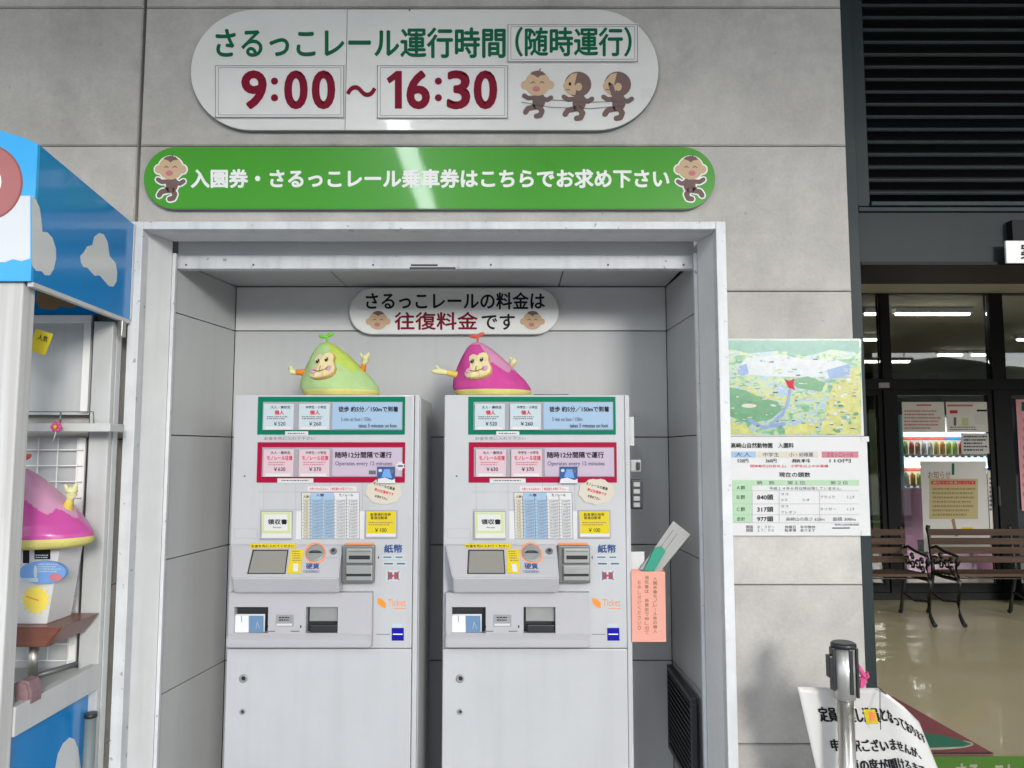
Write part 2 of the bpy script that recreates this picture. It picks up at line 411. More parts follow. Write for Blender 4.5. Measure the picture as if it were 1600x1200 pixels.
box('side_wall', 9.0, 9.2, .2, 13.9, -.004, ZC + .1, M_roomw, kind='structure')
# canopy over the forecourt, with its strip lamp
box('canopy', -7, 9.2, -5.4, .118, CZ + .002, CZ + .18, M_canopy, kind='structure')

bm = bmesh.new(); NH = 90  # unseen hill added behind the camera to darken the glass reflections
rows = []
for j in range(9):
    row = []
    for i in range(NH + 1):
        x = -260 + 520 * i / NH; y = -34 - j * 9 - .0006 * x * x
        h = (0, 2.4, 4, 5.6, 7.4, 9.4, 11.4, 13, 14)[j] * (1 + .3 * math.sin(x * .031 + 1) + .12 * math.sin(x * .11))
        row.append(bm.verts.new((x, y + random.uniform(-1.5, 1.5), max(-.02, h + (random.uniform(-.7, .7) if j else 0)))))
    rows.append(row)
for j in range(8):
    for i in range(NH): bm.faces.new((rows[j][i], rows[j][i + 1], rows[j + 1][i + 1], rows[j + 1][i]))
bmesh.ops.recalc_face_normals(bm, faces=bm.faces)
link('added_hill_backdrop', bm, mat('backdrop_foliage', (.05, .07, .035), .9, var=.5, vscale=.4, bump=.6, bscale=1), kind='structure')
# ------------------------------------------------------------------ concrete wall with its panels
XO0, XO1, _, ZF = rectU(211, 349, 1131, 360, 0)          # outer outline of the alcove frame
ZF = U(650, 349, 0).z
XJ = U(214, 300, 0).x                                    # vertical joint
zr = [U(760, y, 0).z for y in (12, 228, 455, 686, 914, 1163)]
wl = thing('concrete_wall', 'grey concrete panel wall surrounding the ticket machine alcove', 'wall', (0, .06, 0))
g = .0018
def panel(pts): return prismo('concrete_panel', pts, 0, .09, CONC, wl, bev=.003)
def rp(x0, x1, z0, z1): return panel([(x0 + g, z0 + g), (x1 - g, z0 + g), (x1 - g, z1 - g), (x0 + g, z1 - g)])
ztop = CZ - .001
XJL = U(193, 500, 0).x
for (a, b) in ((-6.0, -3.9), (-3.9, XJ - .004)):
    zz = [0] + [zr[5], zr[4], zr[3], zr[2], zr[1], zr[0], ztop]
    for i in range(len(zz) - 1):
        if b > -2 and zz[i + 1] < ZF + .01: rp(a, XJL, zz[i], zz[i + 1])
        elif b > -2 and zz[i] < ZF - .01: panel([(a + g, zz[i] + g), (XJL, zz[i] + g), (XJL, ZF), (b - g, ZF), (b - g, zz[i + 1] - g), (a + g, zz[i + 1] - g)])
        else: rp(a, b, zz[i], zz[i + 1])
rp(XJ + .004, XR, zr[0], ztop); rp(XJ + .004, XR, zr[1], zr[0])
xa, xb = XO0 + .002, XO1 - .002
panel([(XJ + .004 + g, zr[1] - g), (XJ + .004 + g, ZF + .001), (xb + .003, ZF + .001), (xb + .003, zr[2] + g), (XR - g, zr[2] + g), (XR - g, zr[1] - g)])
zz = [0, zr[5], zr[4], zr[3], zr[2]]
for i in range(4): rp(xb + .001, XR, zz[i], zz[i + 1])
bm = bmesh.new()
bx(bm, -6, XJ - .01, .085, .118, 0, ztop); bx(bm, XJ - .009, XR - .01, .085, .118, ZF + .02, ztop); bx(bm, xb + .02, XR - .01, .085, .118, 0, ZF + .019)
link('joint_backing', bm, mat('joint_sealant', (.09, .088, .082), .8), wl)

# ------------------------------------------------------------------ alcove: frame, shutter box, lining
XI0, XI1 = U(263, 400, .1).x, U(1093, 400, .1).x          # inner clear width behind the frame
XS0, XS1 = U(228, 362, 0).x, U(1116, 362, 0).x
ZI = U(650, 361, 0).z
fr = thing('doorway_surround', 'white painted steel frame around the ticket machine alcove', 'frame', ((XO0 + XO1) / 2, 0, 0))
def jambset():
    box('frame_face', XO0, XS0, -.022, .02, 0, ZF, M_frame, fr, .002)
    box('frame_face', XS1, XO1, -.022, .02, 0, ZF, M_frame, fr, .002)
    box('frame_face', XS0 + .0005, XS1 - .0005, -.022, .02, ZI, ZF, M_frame, fr, .002)
    prm = [(XS0 - .02, .02, XS0, XI0), ]
    for s, xs, xi in ((1, XS0, XI0), (-1, XS1, XI1)):
        # splayed jamb lining
        bm = bmesh.new()
        pts = [(xs - s * .004, .0205), (xi, .13), (xi - s * .05, .13), (xs - s * .05, .0205)]
        v0 = [bm.verts.new((x, y, 0)) for x, y in pts]; v1 = [bm.verts.new((x, y, ZI - .001)) for x, y in pts]
        bm.faces.new(v0); bm.faces.new(v1)
        for i in range(4): bm.faces.new((v0[i], v0[(i + 1) % 4], v1[(i + 1) % 4], v1[i]))
        bmesh.ops.recalc_face_normals(bm, faces=bm.faces); link('jamb', bm, M_jamb, fr)
        box('shutter_rail', min(xi, xi + s * .012), max(xi, xi + s * .012), .131, .148, 0, ZI - .04, M_frame, fr, .002)
        box('rail_slot', min(xi - s * .012, xi - s * .002), max(xi - s * .012, xi - s * .002), .131, .16, 0, ZI - .04, M_black, fr)
    box('head_soffit', XS0 - .002, XS1 + .002, .021, .13, ZI + .0005, ZI + .02, M_jamb, fr)
jambset()
sh = thing('shutter_box', 'grey shutter housing beam with screws across alcove top', 'shutter', (0, .16, 2.1))
ztb, zbb = U(680, 399, .16).z, U(680, 420, .16).z
box('bottom_bar', XI0 + .002, XI1 - .002, .16, .20, zbb, ztb, M_frame, sh, .004)
box('shutter_curtain', XI0 + .002, XI1 - .002, .172, .19, ztb + .001, ZI + .1, M_alclift, sh)
for x in (291, 396, 583, 767, 950, 1068): F = Flat((0, .16, 0)); F.ell(x, 414, 1.8, 1.8, M_ink2, 1, n=10); F.build('screw_head', sh)
F = Flat((0, .16, 0)); F.rect(640, 411.5, 712, 419, M_paper, 0); F.rect(640, 417.5, 712, 421, M_blk, 2)
F.rect(642, 413, 684, 416, M_blk, 1); F.build('name_plate', sh)
YB = .59                                                 # back wall plane
XB0, XB1 = U(366, 700, YB).x - .012, U(1040, 700, YB).x + .012
ZAC = U(700, 448, YB).z
al = thing('alcove_lining', 'grey metal panel lining inside the ticket machine alcove', 'wall', ((XB0 + XB1) / 2, YB, 0))
zb = [0] + [U(700, y, YB).z for y in (1032, 851, 683, 517)] + [ZAC]
gp = .002
for i in range(5):
    m = M_alclift if i == 4 else M_alc
    box('back_panel', XB0 + gp, XB1 - gp, YB, YB + .02, zb[i] + gp, zb[i + 1] - gp, m, al, .0015)
    for x0, x1, xi in ((XB0 - .02, XB0, XI0), (XB1, XB1 + .02, XI1)):
        mm = M_alc; lft = x0 < XB0 - .001
        xin = XB0 if lft else XB1; xo = x0 if lft else x1; dxo = -.02 if lft else .02
        pl = [(xi, .162), (xin, YB - .003), (xin + dxo, YB - .003), (xi + dxo, .162)]
        bm = bmesh.new(); a_ = [bm.verts.new((p[0], p[1], zb[i] + gp)) for p in pl]; b_ = [bm.verts.new((p[0], p[1], zb[i + 1] - gp)) for p in pl]
        bm.faces.new(a_[::-1]); bm.faces.new(b_)
        for q_ in range(4): bm.faces.new((a_[q_], a_[(q_ + 1) % 4], b_[(q_ + 1) % 4], b_[q_]))
        bmesh.ops.recalc_face_normals(bm, faces=bm.faces)
        # follow the slight splay toward the front opening
        link('side_panel', bm, mm, al)
xs = [XB0, U(541, 448, YB).x, U(873, 448, YB).x, XB1]
for i in range(3): box('ceiling_panel', xs[i] + gp - (.04 if i == 0 else 0), xs[i + 1] - gp, .205, YB - .003, ZAC + .001, ZAC + .02, M_alc, al, .001)
bm = bmesh.new(); bx(bm, XB0 - .09, XB1 + .075, YB + .021, YB + .04, 0, ZAC + .1); bx(bm, XB0 - .09, XB0 - .075, .17, YB + .02, 0, ZAC + .1); bx(bm, XB1 + .06, XB1 + .075, .17, YB + .02, 0, ZAC + .1)
bx(bm, XB0 - .02, XB1 + .02, .201, YB + .02, ZAC + .021, ZAC + .04)
link('lining_backing', bm, M_black, al)
box('alcove_floor_slab', XB0, XB1, .02, YB - .004, -.006, .012, M_ground, al)

# floor grille on the right side wall
gr = thing('wall_grille', 'black slatted grille low on the right alcove wall', 'grille', (XB1 - .01, .35, 0))
gy0, gy1 = UX(1103, 1110, XB1).y, UX(1049, 1040, XB1).y
gz1 = UX(1049, 1036, XB1).z; gz0 = .35
gy0 = max(gy0, .18)
for (a, b, c, d) in ((gy0, gy1, gz1 - .02, gz1), (gy0, gy1, gz0, gz0 + .02), (gy0, gy0 + .02, gz0 + .0205, gz1 - .0205), (gy1 - .02, gy1, gz0 + .0205, gz1 - .0205)):
    box('grille_frame', XB1 - .022, XB1 - .002, a, b, c, d, M_blk, gr, .002)
box('grille_back', XB1 - .006, XB1 - .0025, gy0 + .0205, gy1 - .0205, gz0 + .0205, gz1 - .0205, M_black, gr)
n = 13
for i in range(n):
    z = gz0 + .035 + i * (gz1 - gz0 - .05) / n
    prismx('slat', [(gy0 + .021, z), (gy1 - .021, z), (gy1 - .021, z + .006), (gy0 + .021, z + .006)], XB1 - .019, XB1 - .008, M_blk, gr)

# ================================================================== SIGNS ON THE WALL
def monkey(F, cx, cy, s, kind=0, flip=1, ly=2):
    """small cartoon monkey, generic: s = head radius in px"""
    f = flip
    B, S = M_brown, M_skin
    by = cy + s * 1.38
    if kind != 3:
        F.ell(cx + f * s * .1, by, s * .5, s * .66, B, ly - 1, rot=12 * f)
        F.stroke([(cx - f * s * .1, by - s * .3), (cx - f * s * .75, by - s * .25), (cx - f * s * 1.05, by - s * .45)], s * .36, B, ly - 1)
        F.stroke([(cx + f * s * .2, by - s * .3), (cx + f * s * .75, by - s * .1), (cx + f * s * 1.05, by - s * .3)], s * .36, B, ly - 1)
        F.stroke([(cx, by + s * .4), (cx - f * s * .75, by + s * .55), (cx - f * s * .95, by + s * .85)], s * .42, B, ly - 1)
        F.stroke([(cx + f * s * .1, by + s * .4), (cx + f * s * .35, by + s * .75), (cx + f * s * .2, by + s * 1.1), (cx - f * s * .1, by + s * 1.15)], s * .42, B, ly - 1)
    if kind == 0: F.stroke([(cx + s * .1, cy - s * .9), (cx + s * .2, cy - s * 1.15)], s * .1, B, ly)
    if kind in (0, 3):                                   # facing us
        F.ell(cx - s * .98, cy + s * .1, s * .32, s * .34, S, ly); F.ell(cx + s * .98, cy + s * .1, s * .32, s * .34, S, ly)
        F.ell(cx, cy, s, s * .95, S, ly + 1); F.poly([(cx - s * .6, cy - s * .75), (cx - s * .2, cy - s * .62), (cx, cy - s * .45), (cx + s * .2, cy - s * .62), (cx + s * .65, cy - s * .7), (cx + s * .4, cy - s * .93), (cx, cy - s * 1.02), (cx - s * .4, cy - s * .93)], B, ly + 2)
        F.stroke([(cx - s * .5, cy - s * .05), (cx - s * .35, cy - s * .15), (cx - s * .2, cy - s * .05)], s * .08, B, ly + 2)
        F.stroke([(cx + s * .2, cy - s * .05), (cx + s * .35, cy - s * .15), (cx + s * .5, cy - s * .05)], s * .08, B, ly + 2)
        F.ell(cx - f * s * .1, cy + s * .42, s * .3, s * .22, M_pinkc, ly + 2)
    else:                                                # in profile
        F.ell(cx, cy, s, s * .95, B, ly)
        F.poly([(cx - f * s * a, cy + s * b) for a, b in ((.05, -.85), (.5, -.75), (.85, -.35), (1.12, .1), (1.0, .45), (.7, .75), (.2, .8), (.12, .3), (.25, 0))], S, ly + 1)
        F.ell(cx + f * s * .05, cy + s * .2, s * .26, s * .3, S, ly + 2)
        F.ell(cx - f * s * .6, cy - s * .02, s * .1, s * .13, M_ink, ly + 2)
        F.stroke([(cx - f * s * .6, cy + s * .42), (cx - f * s * .85, cy + s * .4)], s * .07, B, ly + 2)
        if kind == 2: F.stroke([(cx - f * s * .15, by - s * .3), (cx - f * s * .35, cy + s * .6), (cx - f * s * .5, cy + s * .1)], s * .36, B, ly + 2)

class Halo:
    def __init__(s, F, h): s.F = F; s.h = h
    def ell(s, cx, cy, rx, ry, m, ly=0, rot=0, n=22): s.F.ell(cx, cy, rx + s.h, ry + s.h, M_letw, 0, rot, n)
    def stroke(s, pts, w, m, ly=0):
        if w > 3: s.F.stroke(pts, w + 2 * s.h, M_letw, 0)
    def poly(s, *a): pass
# top white sign
YS = -.02
s1 = thing('hours_sign', 'long white rounded sign with green title and maroon opening hours', 'sign', (U(665, 200, YS).x, 0, U(665, 204, 0).z))
x0, x1, z0, z1 = rectU(297, 14, 1030, 204, YS)
xm = U(541, 100, YS).x
st = stadium(x0, x1, z0, z1, 28)
prismo('sign_edge', st, YS + .003, -.0005, M_edge, s1)
ri = [(x, z) for x, z in stadium(x0 + .002, x1 - .002, z0 + .002, z1 - .002, 28)]
R_ = [p for p in ri if p[0] > xm]; Lf = [p for p in ri if p[0] <= xm]
prismo('sign_board', [(xm + .001, z1 - .002)] + R_ + [(xm + .001, z0 + .002)], YS, YS + .0025, M_white, s1, .0006)
prismo('sign_board', [(xm - .001, z0 + .002)] + Lf + [(xm - .001, z1 - .002)], YS, YS + .0025, M_white, s1, .0006)
def plate(a, b, c, d, par, Y=YS, m=M_plate, name='slide_in_plate'):
    x0, x1, z0, z1 = rectU(a, b, c, d, Y)
    o = box(name, x0, x1, Y - .006, Y - .0008, z0, z1, m, par, .0008)
    F = Flat((0, Y - .006, 0)); F.frame(a + .3, b + .3, c - .6, d - .3, 1.0, M_edge, 0); F.frame(a + 5, b + 3.5, c - 5, d - 4, .6, M_ink2, 0)
    F.build('plate_rim', o); return o
p1 = plate(336, 102, 538, 184, s1); p2 = plate(589, 102, 794, 185, s1); p3 = plate(793, 38, 997, 97, s1)
F = Flat((0, YS, 0)); F.text('さるっこレール運行時間', 338, 44, 789, 90, M_dgreen, 0, .022); F.build('lettering', s1); F = Flat((0, YS, 0)); F.text('～', 541, 133, 588, 152, M_maroon, 0, .05)
F.build('lettering', s1)
F = Flat((0, YS - .006, 0))
F.text('9', 377, 110, 417, 171, M_maroon, 1, .036)
for y in (127, 153): F.ell(429, y, 5.6, 5.6, M_maroon, 1)
F.text('0', 444, 110, 481, 171, M_maroon, 1, .036); F.text('0', 487, 110, 524, 171, M_maroon, 1, .036); F.build('lettering', p1)
F = Flat((0, YS - .006, 0))
F.poly([(628, 111), (628, 170), (617, 170), (617, 125), (608, 131), (604, 123), (619, 111)], M_maroon, 1)
F.text('6', 635, 110, 672, 171, M_maroon, 1, .036)
for y in (127, 153): F.ell(685, y, 5.6, 5.6, M_maroon, 1)
F.text('3', 698, 110, 735, 171, M_maroon, 1, .036); F.text('0', 740, 110, 777, 171, M_maroon, 1, .036); F.build('lettering', p2)
F = Flat((0, YS - .006, 0)); F.text('（随時運行）', 806, 43, 986, 88, M_dgreen, 1, .02); F.build('lettering', p3)
F = Flat((0, YS, 0))
monkey(F, 840, 131, 20, 0); F.build('monkey_picture', s1); F = Flat((0, YS, 0)); monkey(F, 903, 132, 21, 1); F.build('monkey_picture', s1); F = Flat((0, YS, 0)); monkey(F, 965, 132, 21, 2); F.build('monkey_picture', s1)
F = Flat((0, YS, 0))
F.stroke([(815, 152), (870, 157), (925, 160), (985, 158)], .8, M_ink2, 5); F.stroke([(815, 160), (860, 168), (925, 170), (975, 165)], .8, M_ink2, 5)
F.build('rope_picture', s1)
for a in ((838, 38), (640, 16), (530, 180)):
    F = Flat((0, YS, 0)); F.ell(a[0], a[1], 1.6, 1.6, M_ink2, 1, n=8); F.build('screw_head', s1)

# green sign
s2 = thing('green_sign', 'long green rounded sign with white lettering above the alcove', 'sign', (U(670, 328, YS).x, 0, U(670, 327, 0).z))
x0, x1, z0, z1 = rectU(224, 229, 1118, 327, YS)
prismo('sign_edge', stadium(x0, x1, z0, z1, 24), YS + .003, -.0005, M_edge, s2)
prismo('sign_board', stadium(x0 + .002, x1 - .002, z0 + .002, z1 - .002, 24), YS, YS + .0027, M_signgreen, s2, .0006)
F = Flat((0, YS, 0)); F.text('入園券・さるっこレール乗車券はこちらでお求め下さい', 298, 264, 1046, 294, M_letw, 0, .03); F.build('lettering', s2)
for (cx, fl) in ((267, 1), (1079, -1)):
    F = Flat((0, YS, 0))
    monkey(Halo(F, 2.2), cx, 263, 19, 0, fl, 3); monkey(F, cx, 263, 19, 0, fl, 3); F.build('monkey_sticker', s2)

# sign inside alcove
YA = .56
s3 = thing('fare_sign', 'white rounded fare sign with black and red lettering on alcove back wall', 'sign', (U(710, 522, YA).x, YA, U(710, 522, YA).z))
x0, x1, z0, z1 = rectU(546, 450, 873, 522, YA)
prismo('sign_board', stadium(x0, x1, z0, z1, 24), YA, YB - .0005, M_white, s3, .002)
F = Flat((0, YA, 0)); F.text('さるっこレールの料金は', 572, 457, 851, 483, M_ink, 0, .022)
F.build('lettering', s3); F = Flat((0, YA, 0)); F.text('往復料金', 617, 488, 746, 515, M_maroon, 0, .022); F.build('lettering', s3); F = Flat((0, YA, 0)); F.text('です', 753, 491, 804, 515, M_ink, 0, .022); F.build('lettering', s3)
F = Flat((0, YA, 0)); monkey(F, 591, 501, 15, 3); F.build('monkey_picture', s3); F = Flat((0, YA, 0)); monkey(F, 832, 501, 15, 3); F.build('monkey_picture', s3)

# ================================================================== TICKET MACHINES
YM = .12                                                 # machine front plane
mx0, mx1 = U(358, 900, YM).x, U(645, 900, YM).x
zt = U(510, 617, YM).z
MW = mx1 - mx0
def rM(a, b, c, d, Y=YM): return rectU(a, b, c, d, Y)
def build_machine():
    t = thing('ticket_machine', 'x', 'ticket machine', ((mx0 + mx1) / 2, .3, .012), 'ticket vending machines in the alcove')
    cab = box('cabinet', mx0 - .004, mx1 + .018, YM + .03, .50, .013, zt - .004, M_machs, t, .006)
    # door: upper and lower leaf
    zs = U(500, 1013, YM).z
    box('door', mx0, mx1 - .002, YM, YM + .0285, .10, zs - .002, M_mach, t, .004)
    box('front_panel', mx0, mx1 - .002, YM, YM + .0285, zs, zt, M_mach, t, .004)
    box('edge_strip', mx1 - .0005, mx1 + .016, YM + .006, YM + .0285, .10, zt, M_mach, t, .003)
    box('plinth', mx0 + .01, mx1 - .01, YM + .03, YM + .0305 + .01, .013, .098, M_blk, t)
    # green ticket row and red ticket row
    for (y0, y1, yi0, yi1, mm, c1, c2, banner) in ((620, 679, 628, 672, M_pgreen, M_pblue, M_lblue, 0), (691, 754, 699, 745, M_pred, M_lpink, M_lav, 1)):
        xL = 403 if not banner else 402
        a, b, c, d = rM(xL, y0, 633, y1)
        fp = box('ticket_row_frame', a, b, YM - .003, YM - .0005, c, d, mm, t, .0008)
        a, b, c, d = rM(xL + 8, yi0, 629, yi1)
        box('row_inlay', a, b, YM - .0042, YM - .0033, c, d, M_pgrey, fp)
        for k, (u0, u1) in enumerate(((413, 460), (468, 516))):
            a, b, c, d = rM(u0, yi0 + 3, u1, yi1)
            bt = box('ticket_button', a, b, YM - .011, YM - .0045, c, d, c1, t, .0015)
            F = Flat((0, YM - .011, 0))
            F.rect(u0 + 2, yi1 - 5, u1 - 6, yi1 - 1, M_paper, 0)
            F.text(('大人・高校生', '中学生・小学生')[k], u0 + 10, yi0 + 6, u1 - 6, yi0 + 10.5, M_ink, 1)
            if banner:
                F.text('モノレール往復', u0 + 4, yi0 + 13, u1 - 3, yi0 + 20, M_red, 1, .02); lines(F, u0 + 6, yi0 + 22, u1 - 6, yi0 + 29, 2, M_pinkc, 1, k)
                F.text(('￥630', '￥370')[k], u0 + 15, yi0 + 31, u1 - 14, yi0 + 37, M_ink, 1)
            else:
                F.text('個人', u0 + 16, yi0 + 13, u1 - 16, yi0 + 20, M_red, 1, .03); lines(F, u0 + 4, yi0 + 22, u1 - 6, yi0 + 28, 2, M_ink2, 1, k + 9)
                F.text(('￥520', '￥260')[k], u0 + 15, yi0 + 31, u1 - 14, yi0 + 37, M_ink, 1)
            F.build('button_print', bt)
        a, b, c, d = rM(520, yi0 + 1, 628, yi1 - 1)
        bn = box('information_plate', a, b, YM - .0075, YM - .0045, c, d, c2, t, .0008)
        F = Flat((0, YM - .0075, 0))
        if banner:
            F.text('随時12分間隔で運行', 524, 706, 612, 715.5, M_ink, 1, .025); F.text('Operates every 12 minutes', 524, 721, 613, 729, M_ink2, 1, .01)
        else:
            F.text('徒歩 約5分／150mで到着', 529, 635, 622, 643.5, M_ink, 1, .025); F.text('5 min on foot / 150m', 533, 652, 580, 658, M_ink2, 1, .01); F.text('takes 5 minutes on foot', 560, 662, 620, 668, M_ink, 1, .01)
        F.build('plate_print', bn)
    F = Flat((0, YM, 0), lift=.0035)
    F.rect(446, 674, 482, 680.5, M_paper, 1); lines(F, 450, 675.5, 479, 679.5, 1, M_ink2, 2, 3)
    F.rect(434, 747.5, 490, 754.5, M_paper, 1); lines(F, 440, 749, 486, 753, 1, M_ink2, 2, 4)
    F.build('tape_label', t)
    F = Flat((0, YM, 0))
    F.text('お金を先に入れて下さい', 413, 682.5, 492, 687.5, M_ink2, 1, .0)
    F.rect(481, 760, 557, 767.5, M_paper, 0); F.text('お釣りをお忘れなく・領収書をお取り下さい', 484, 761.5, 552, 766.3, M_red, 1, .01)
    # faint button grid
    for x in (412, 462, 516, 566): F.rect(x, 755, x + .5, 797, M_pgrey, 0)
    for y in (768.5, 796): F.rect(404, y, 470, y + .5, M_pgrey, 0)
    F.ell(382.5, 744, 1.6, 1.6, M_ink2, 1, n=10)
    F.frame(366, 826, 402, 841, .5, M_pgrey, 0)
    F.build('front_print', t)
    # price table
    a, b, c, d = rM(471, 769, 562, 842); a2, b2, c2_, d2 = rM(463, 799, 570, 842)
    pc = prismo('price_table', [(a, d), (b, d), (b, d2), (b2, d2), (b2, c2_), (a2, c2_), (a2, d2), (a, d2)], YM - .002, YM - .0005, M_paper, t)
    F = Flat((0, YM - .002, 0))
    F.rect(473, 770, 484, 841, M_cream, 0); F.rect(485, 770, 522, 841, M_lblue, 0); F.frame(471, 769, 562, 842, .6, M_ink2, 1)
    for x in (484.3, 503, 522, 541): F.rect(x, 774, x + .6, 841, M_ink2, 2)
    for i in range(12):
        y = 782 + i * 5
        F.rect(472, y - 1, 560, y - .6, M_ink2, 1)
        for j, x in enumerate((475, 488, 507, 526, 545)):
            F.text(('%d名' % (i + 1), '%d円' % (520 * (i + 1)), '%d円' % (260 * (i + 1)), '%d円' % (630 * (i + 1)), '%d円' % (370 * (i + 1)))[j], x, y, x + (6 if j == 0 else 13), y + 3, M_ink2, 2, 0)
    F.text('入園', 494, 771.5, 506, 775.5, M_ink, 2); F.text('モノレール', 530, 771.5, 552, 775.5, M_ink, 2); F.text('人数', 474, 774, 483, 778, M_ink, 2)
    F.build('table_print', pc)
    # receipt and yellow buttons
    a, b, c, d = rM(407, 798, 457, 843)
    r = box('receipt_button', a, b, YM - .006, YM - .0005, c, d, M_pgrey, t, .001)
    F = Flat((0, YM - .006, 0)); F.rect(409, 800, 455.5, 840.5, M_paper, 0); F.rect(409.5, 800.5, 454, 833.5, M_limeb, 1); F.rect(413, 804, 449, 829, M_paper, 2)
    F.text('領収書', 418.5, 811, 449, 819.5, M_ink, 3, .03); F.text('Receipt', 427, 822.5, 440, 826, M_ink2, 3); F.build('button_print', r)
    a, b, c, d = rM(570, 797, 621, 841)
    r = box('yellow_button', a, b, YM - .006, YM - .0005, c, d, M_pgrey, t, .001)
    F = Flat((0, YM - .006, 0)); F.rect(572.5, 799, 618.5, 838.5, M_paper, 0); F.rect(573, 799, 618, 833.5, M_yel, 1)
    F.text('駐車場利用券\n普通自動車', 579, 801.5, 611, 811.5, M_ink, 2, .01); lines(F, 576, 815, 616, 822, 2, M_tan, 2, 8); F.text('￥100', 586, 825, 604, 831, M_ink, 2); F.build('button_print', r)
    # coin console: sloped top and lip
    k = .074
    zs1 = U(450, 850, YM).z; zs0 = U(450, 900, YM - k).z; zl = U(450, 926, YM - k + .02).z
    xa_, xb_ = U(363, 905, YM - k).x, U(527, 905, YM - k).x
    bm = bmesh.new()
    pts = [(YM - .0005, zs1), (YM - .012, zs1 - .002), (YM - k, zs0), (YM - k - .003, zs0 - .006), (YM - k + .018, zl), (YM - .0005, zl)]
    xat, xbt = U(362, 852, YM).x, U(536, 852, YM).x
    prism(bm, pts, 0, 1)
    for v in bm.verts:
        y, z, q = v.co.x, v.co.z, v.co.y
        v.co = Vector((xa_ + (xb_ + .004 - xa_) * q, y, z))
        if z > zs1 - .01: v.co.x = xat + (xbt - xat) * q
    bmesh.ops.recalc_face_normals(bm, faces=bm.faces)
    bmesh.ops.bevel(bm, geom=list(bm.edges), offset=.0035, segments=3, affect='EDGES')
    con = link('coin_console', bm, M_machg, t)
    p0 = Vector((0, YM - .012, zs1 - .002)); nrm = Vector((0, -(zs1 - .002 - zs0), (k - .012))).normalized()
    FS = lambda lift=.0006: Flat(p0, nrm, lift)
    F = FS(.0008)
    F.poly([(395, 859), (451, 859), (446, 897), (386, 897)], M_blk, 0); F.poly([(397, 861), (449, 861), (444.5, 895.5), (388.5, 895.5)], M_lcd, 1); F.build('display_screen', con)
    F = FS(); F.rect(391, 849.8, 463, 857, M_yel, 2); F.text('お金を先に入れてください', 393, 851.3, 460, 855.8, M_ink, 3, .02)
    F.poly([(455, 858.5), (475, 858.5), (469, 896), (449, 896)], M_yel, 1); lines(F, 457, 860, 472, 878, 5, M_tan, 2, 6); F.rect(458, 881, 466, 893, M_paper, 2)
    F.ring(493, 864.5, 14.3, 16.8, M_org, 1); F.text('硬貨', 478, 880, 499, 889.5, M_dkblue, 1, .03); F.rect(474, 891, 500, 895.5, M_pgrey, 1); F.text('COIN', 478, 892, 496, 895, M_dkblue, 2)
    F.rect(505, 871.5, 530, 872.2, M_pgrey, 1); F.build('console_print', con)
    def knob(cx, cy, r, h, m, nm):
        c = UP(cx, cy, p0, nrm); e = UP(cx + r, cy, p0, nrm); rr = (e - c).length
        bm = bmesh.new(); tube(bm, [c + nrm * .0008, c + nrm * h, c + nrm * (h + .0008)], [rr, rr, rr * .9], 28); return link(nm, bm, m, con)
    cs = knob(493, 864.5, 14.2, .004, M_gun2, 'coin_slot')
    F = FS(.0062); F.rect(484, 863, 503, 865.2, M_black, 1); F.stroke([(483, 865), (488, 862), (498, 862), (503, 865)], 1, M_blk, 2); F.build('slot_opening', cs)
    knob(521.5, 862, 5, .008, M_gun, 'return_lever'); knob(521.5, 862, 2.2, .011, M_blk, 'lever_pin')
    # bill unit
    a, b, c, d = rM(535, 852, 585, 911, YM - .02)
    bu = box('banknote_unit', a, b, YM - .03, YM - .0005, c, d, M_gun, t, .004)
    a, b, c, d = rM(541, 857, 581, 880, YM - .045); box('note_inlet', a, b, YM - .046, YM - .0305, c, d, M_gun2, bu, .003)
    a, b, c, d = rM(540, 884, 581, 908, YM - .045); box('note_outlet', a, b, YM - .040, YM - .0305, c, d, M_gun2, bu, .003)
    F = Flat((0, YM - .046, 0)); F.rect(545, 868, 578, 874, M_black, 0); F.rect(544, 861, 579, 862.5, M_gun, 0); F.build('slot_opening', bu)
    F = Flat((0, YM - .040, 0)); F.rect(541, 896.5, 580, 900.5, M_black, 0); F.build('slot_opening', bu)
    a, b, c, d = rM(539, 848, 584, 850.8); box('orange_strip', a, b, YM - .004, YM - .0005, c, d, M_org, t)
    # printed marks right
    F = Flat((0, YM, 0)); F.text('紙幣', 600, 850.5, 629, 864, M_dkblue, 1, .03)
    for (x0_, y0_, x1_, y1_) in ((597, 867, 614, 874), (616, 867, 631, 874), (598, 877, 616, 884.5), (618, 877, 635, 884.5)):
        F.rect(x0_, y0_, x1_, y1_, M_pblue, 0); F.rect(x0_ + 2, y0_ + 2.5, x1_ - 2, y1_ - 2.5, M_ink2, 1)
    F.poly([(590, 871), (592, 868), (592, 874)], M_ink, 0)
    F.rect(603, 891, 626, 908, M_pblue, 0); F.rect(606, 894, 613, 905, M_ink2, 1); F.rect(616, 894, 623, 905, M_ink2, 1)
    F.stroke([(606, 893), (624, 906)], 1.6, M_red, 2); F.stroke([(624, 893), (606, 906)], 1.6, M_red, 2)
    F.poly([(590, 934), (597, 936), (603, 942), (603, 951), (596, 948), (590, 942)], M_orglogo, 0)
    F.text('Ticket', 606, 936, 634, 947, M_org, 0, .0); F.rect(615, 950, 634, 951.2, M_org, 0)
    F.rect(588, 990.6, 609, 991.6, M_ink2, 0); F.rect(613, 974.5, 628, 980, M_pblue, 0); F.rect(612, 981, 631, 1001, M_navy, 0); F.rect(614, 990, 629, 991.6, M_letw, 1)
    F.build('side_print', t)
    # lower tray unit with two openings: frame pieces round real recesses
    k2 = .03; Yt = YM - k2
    X = lambda px, py=960: U(px, py, Yt).x
    Z = lambda py, px=470: U(px, py, Yt).z
    zt_, zb_ = Z(926), Z(1012); xl, xr = X(357), X(581)
    tr = None
    bm = bmesh.new()
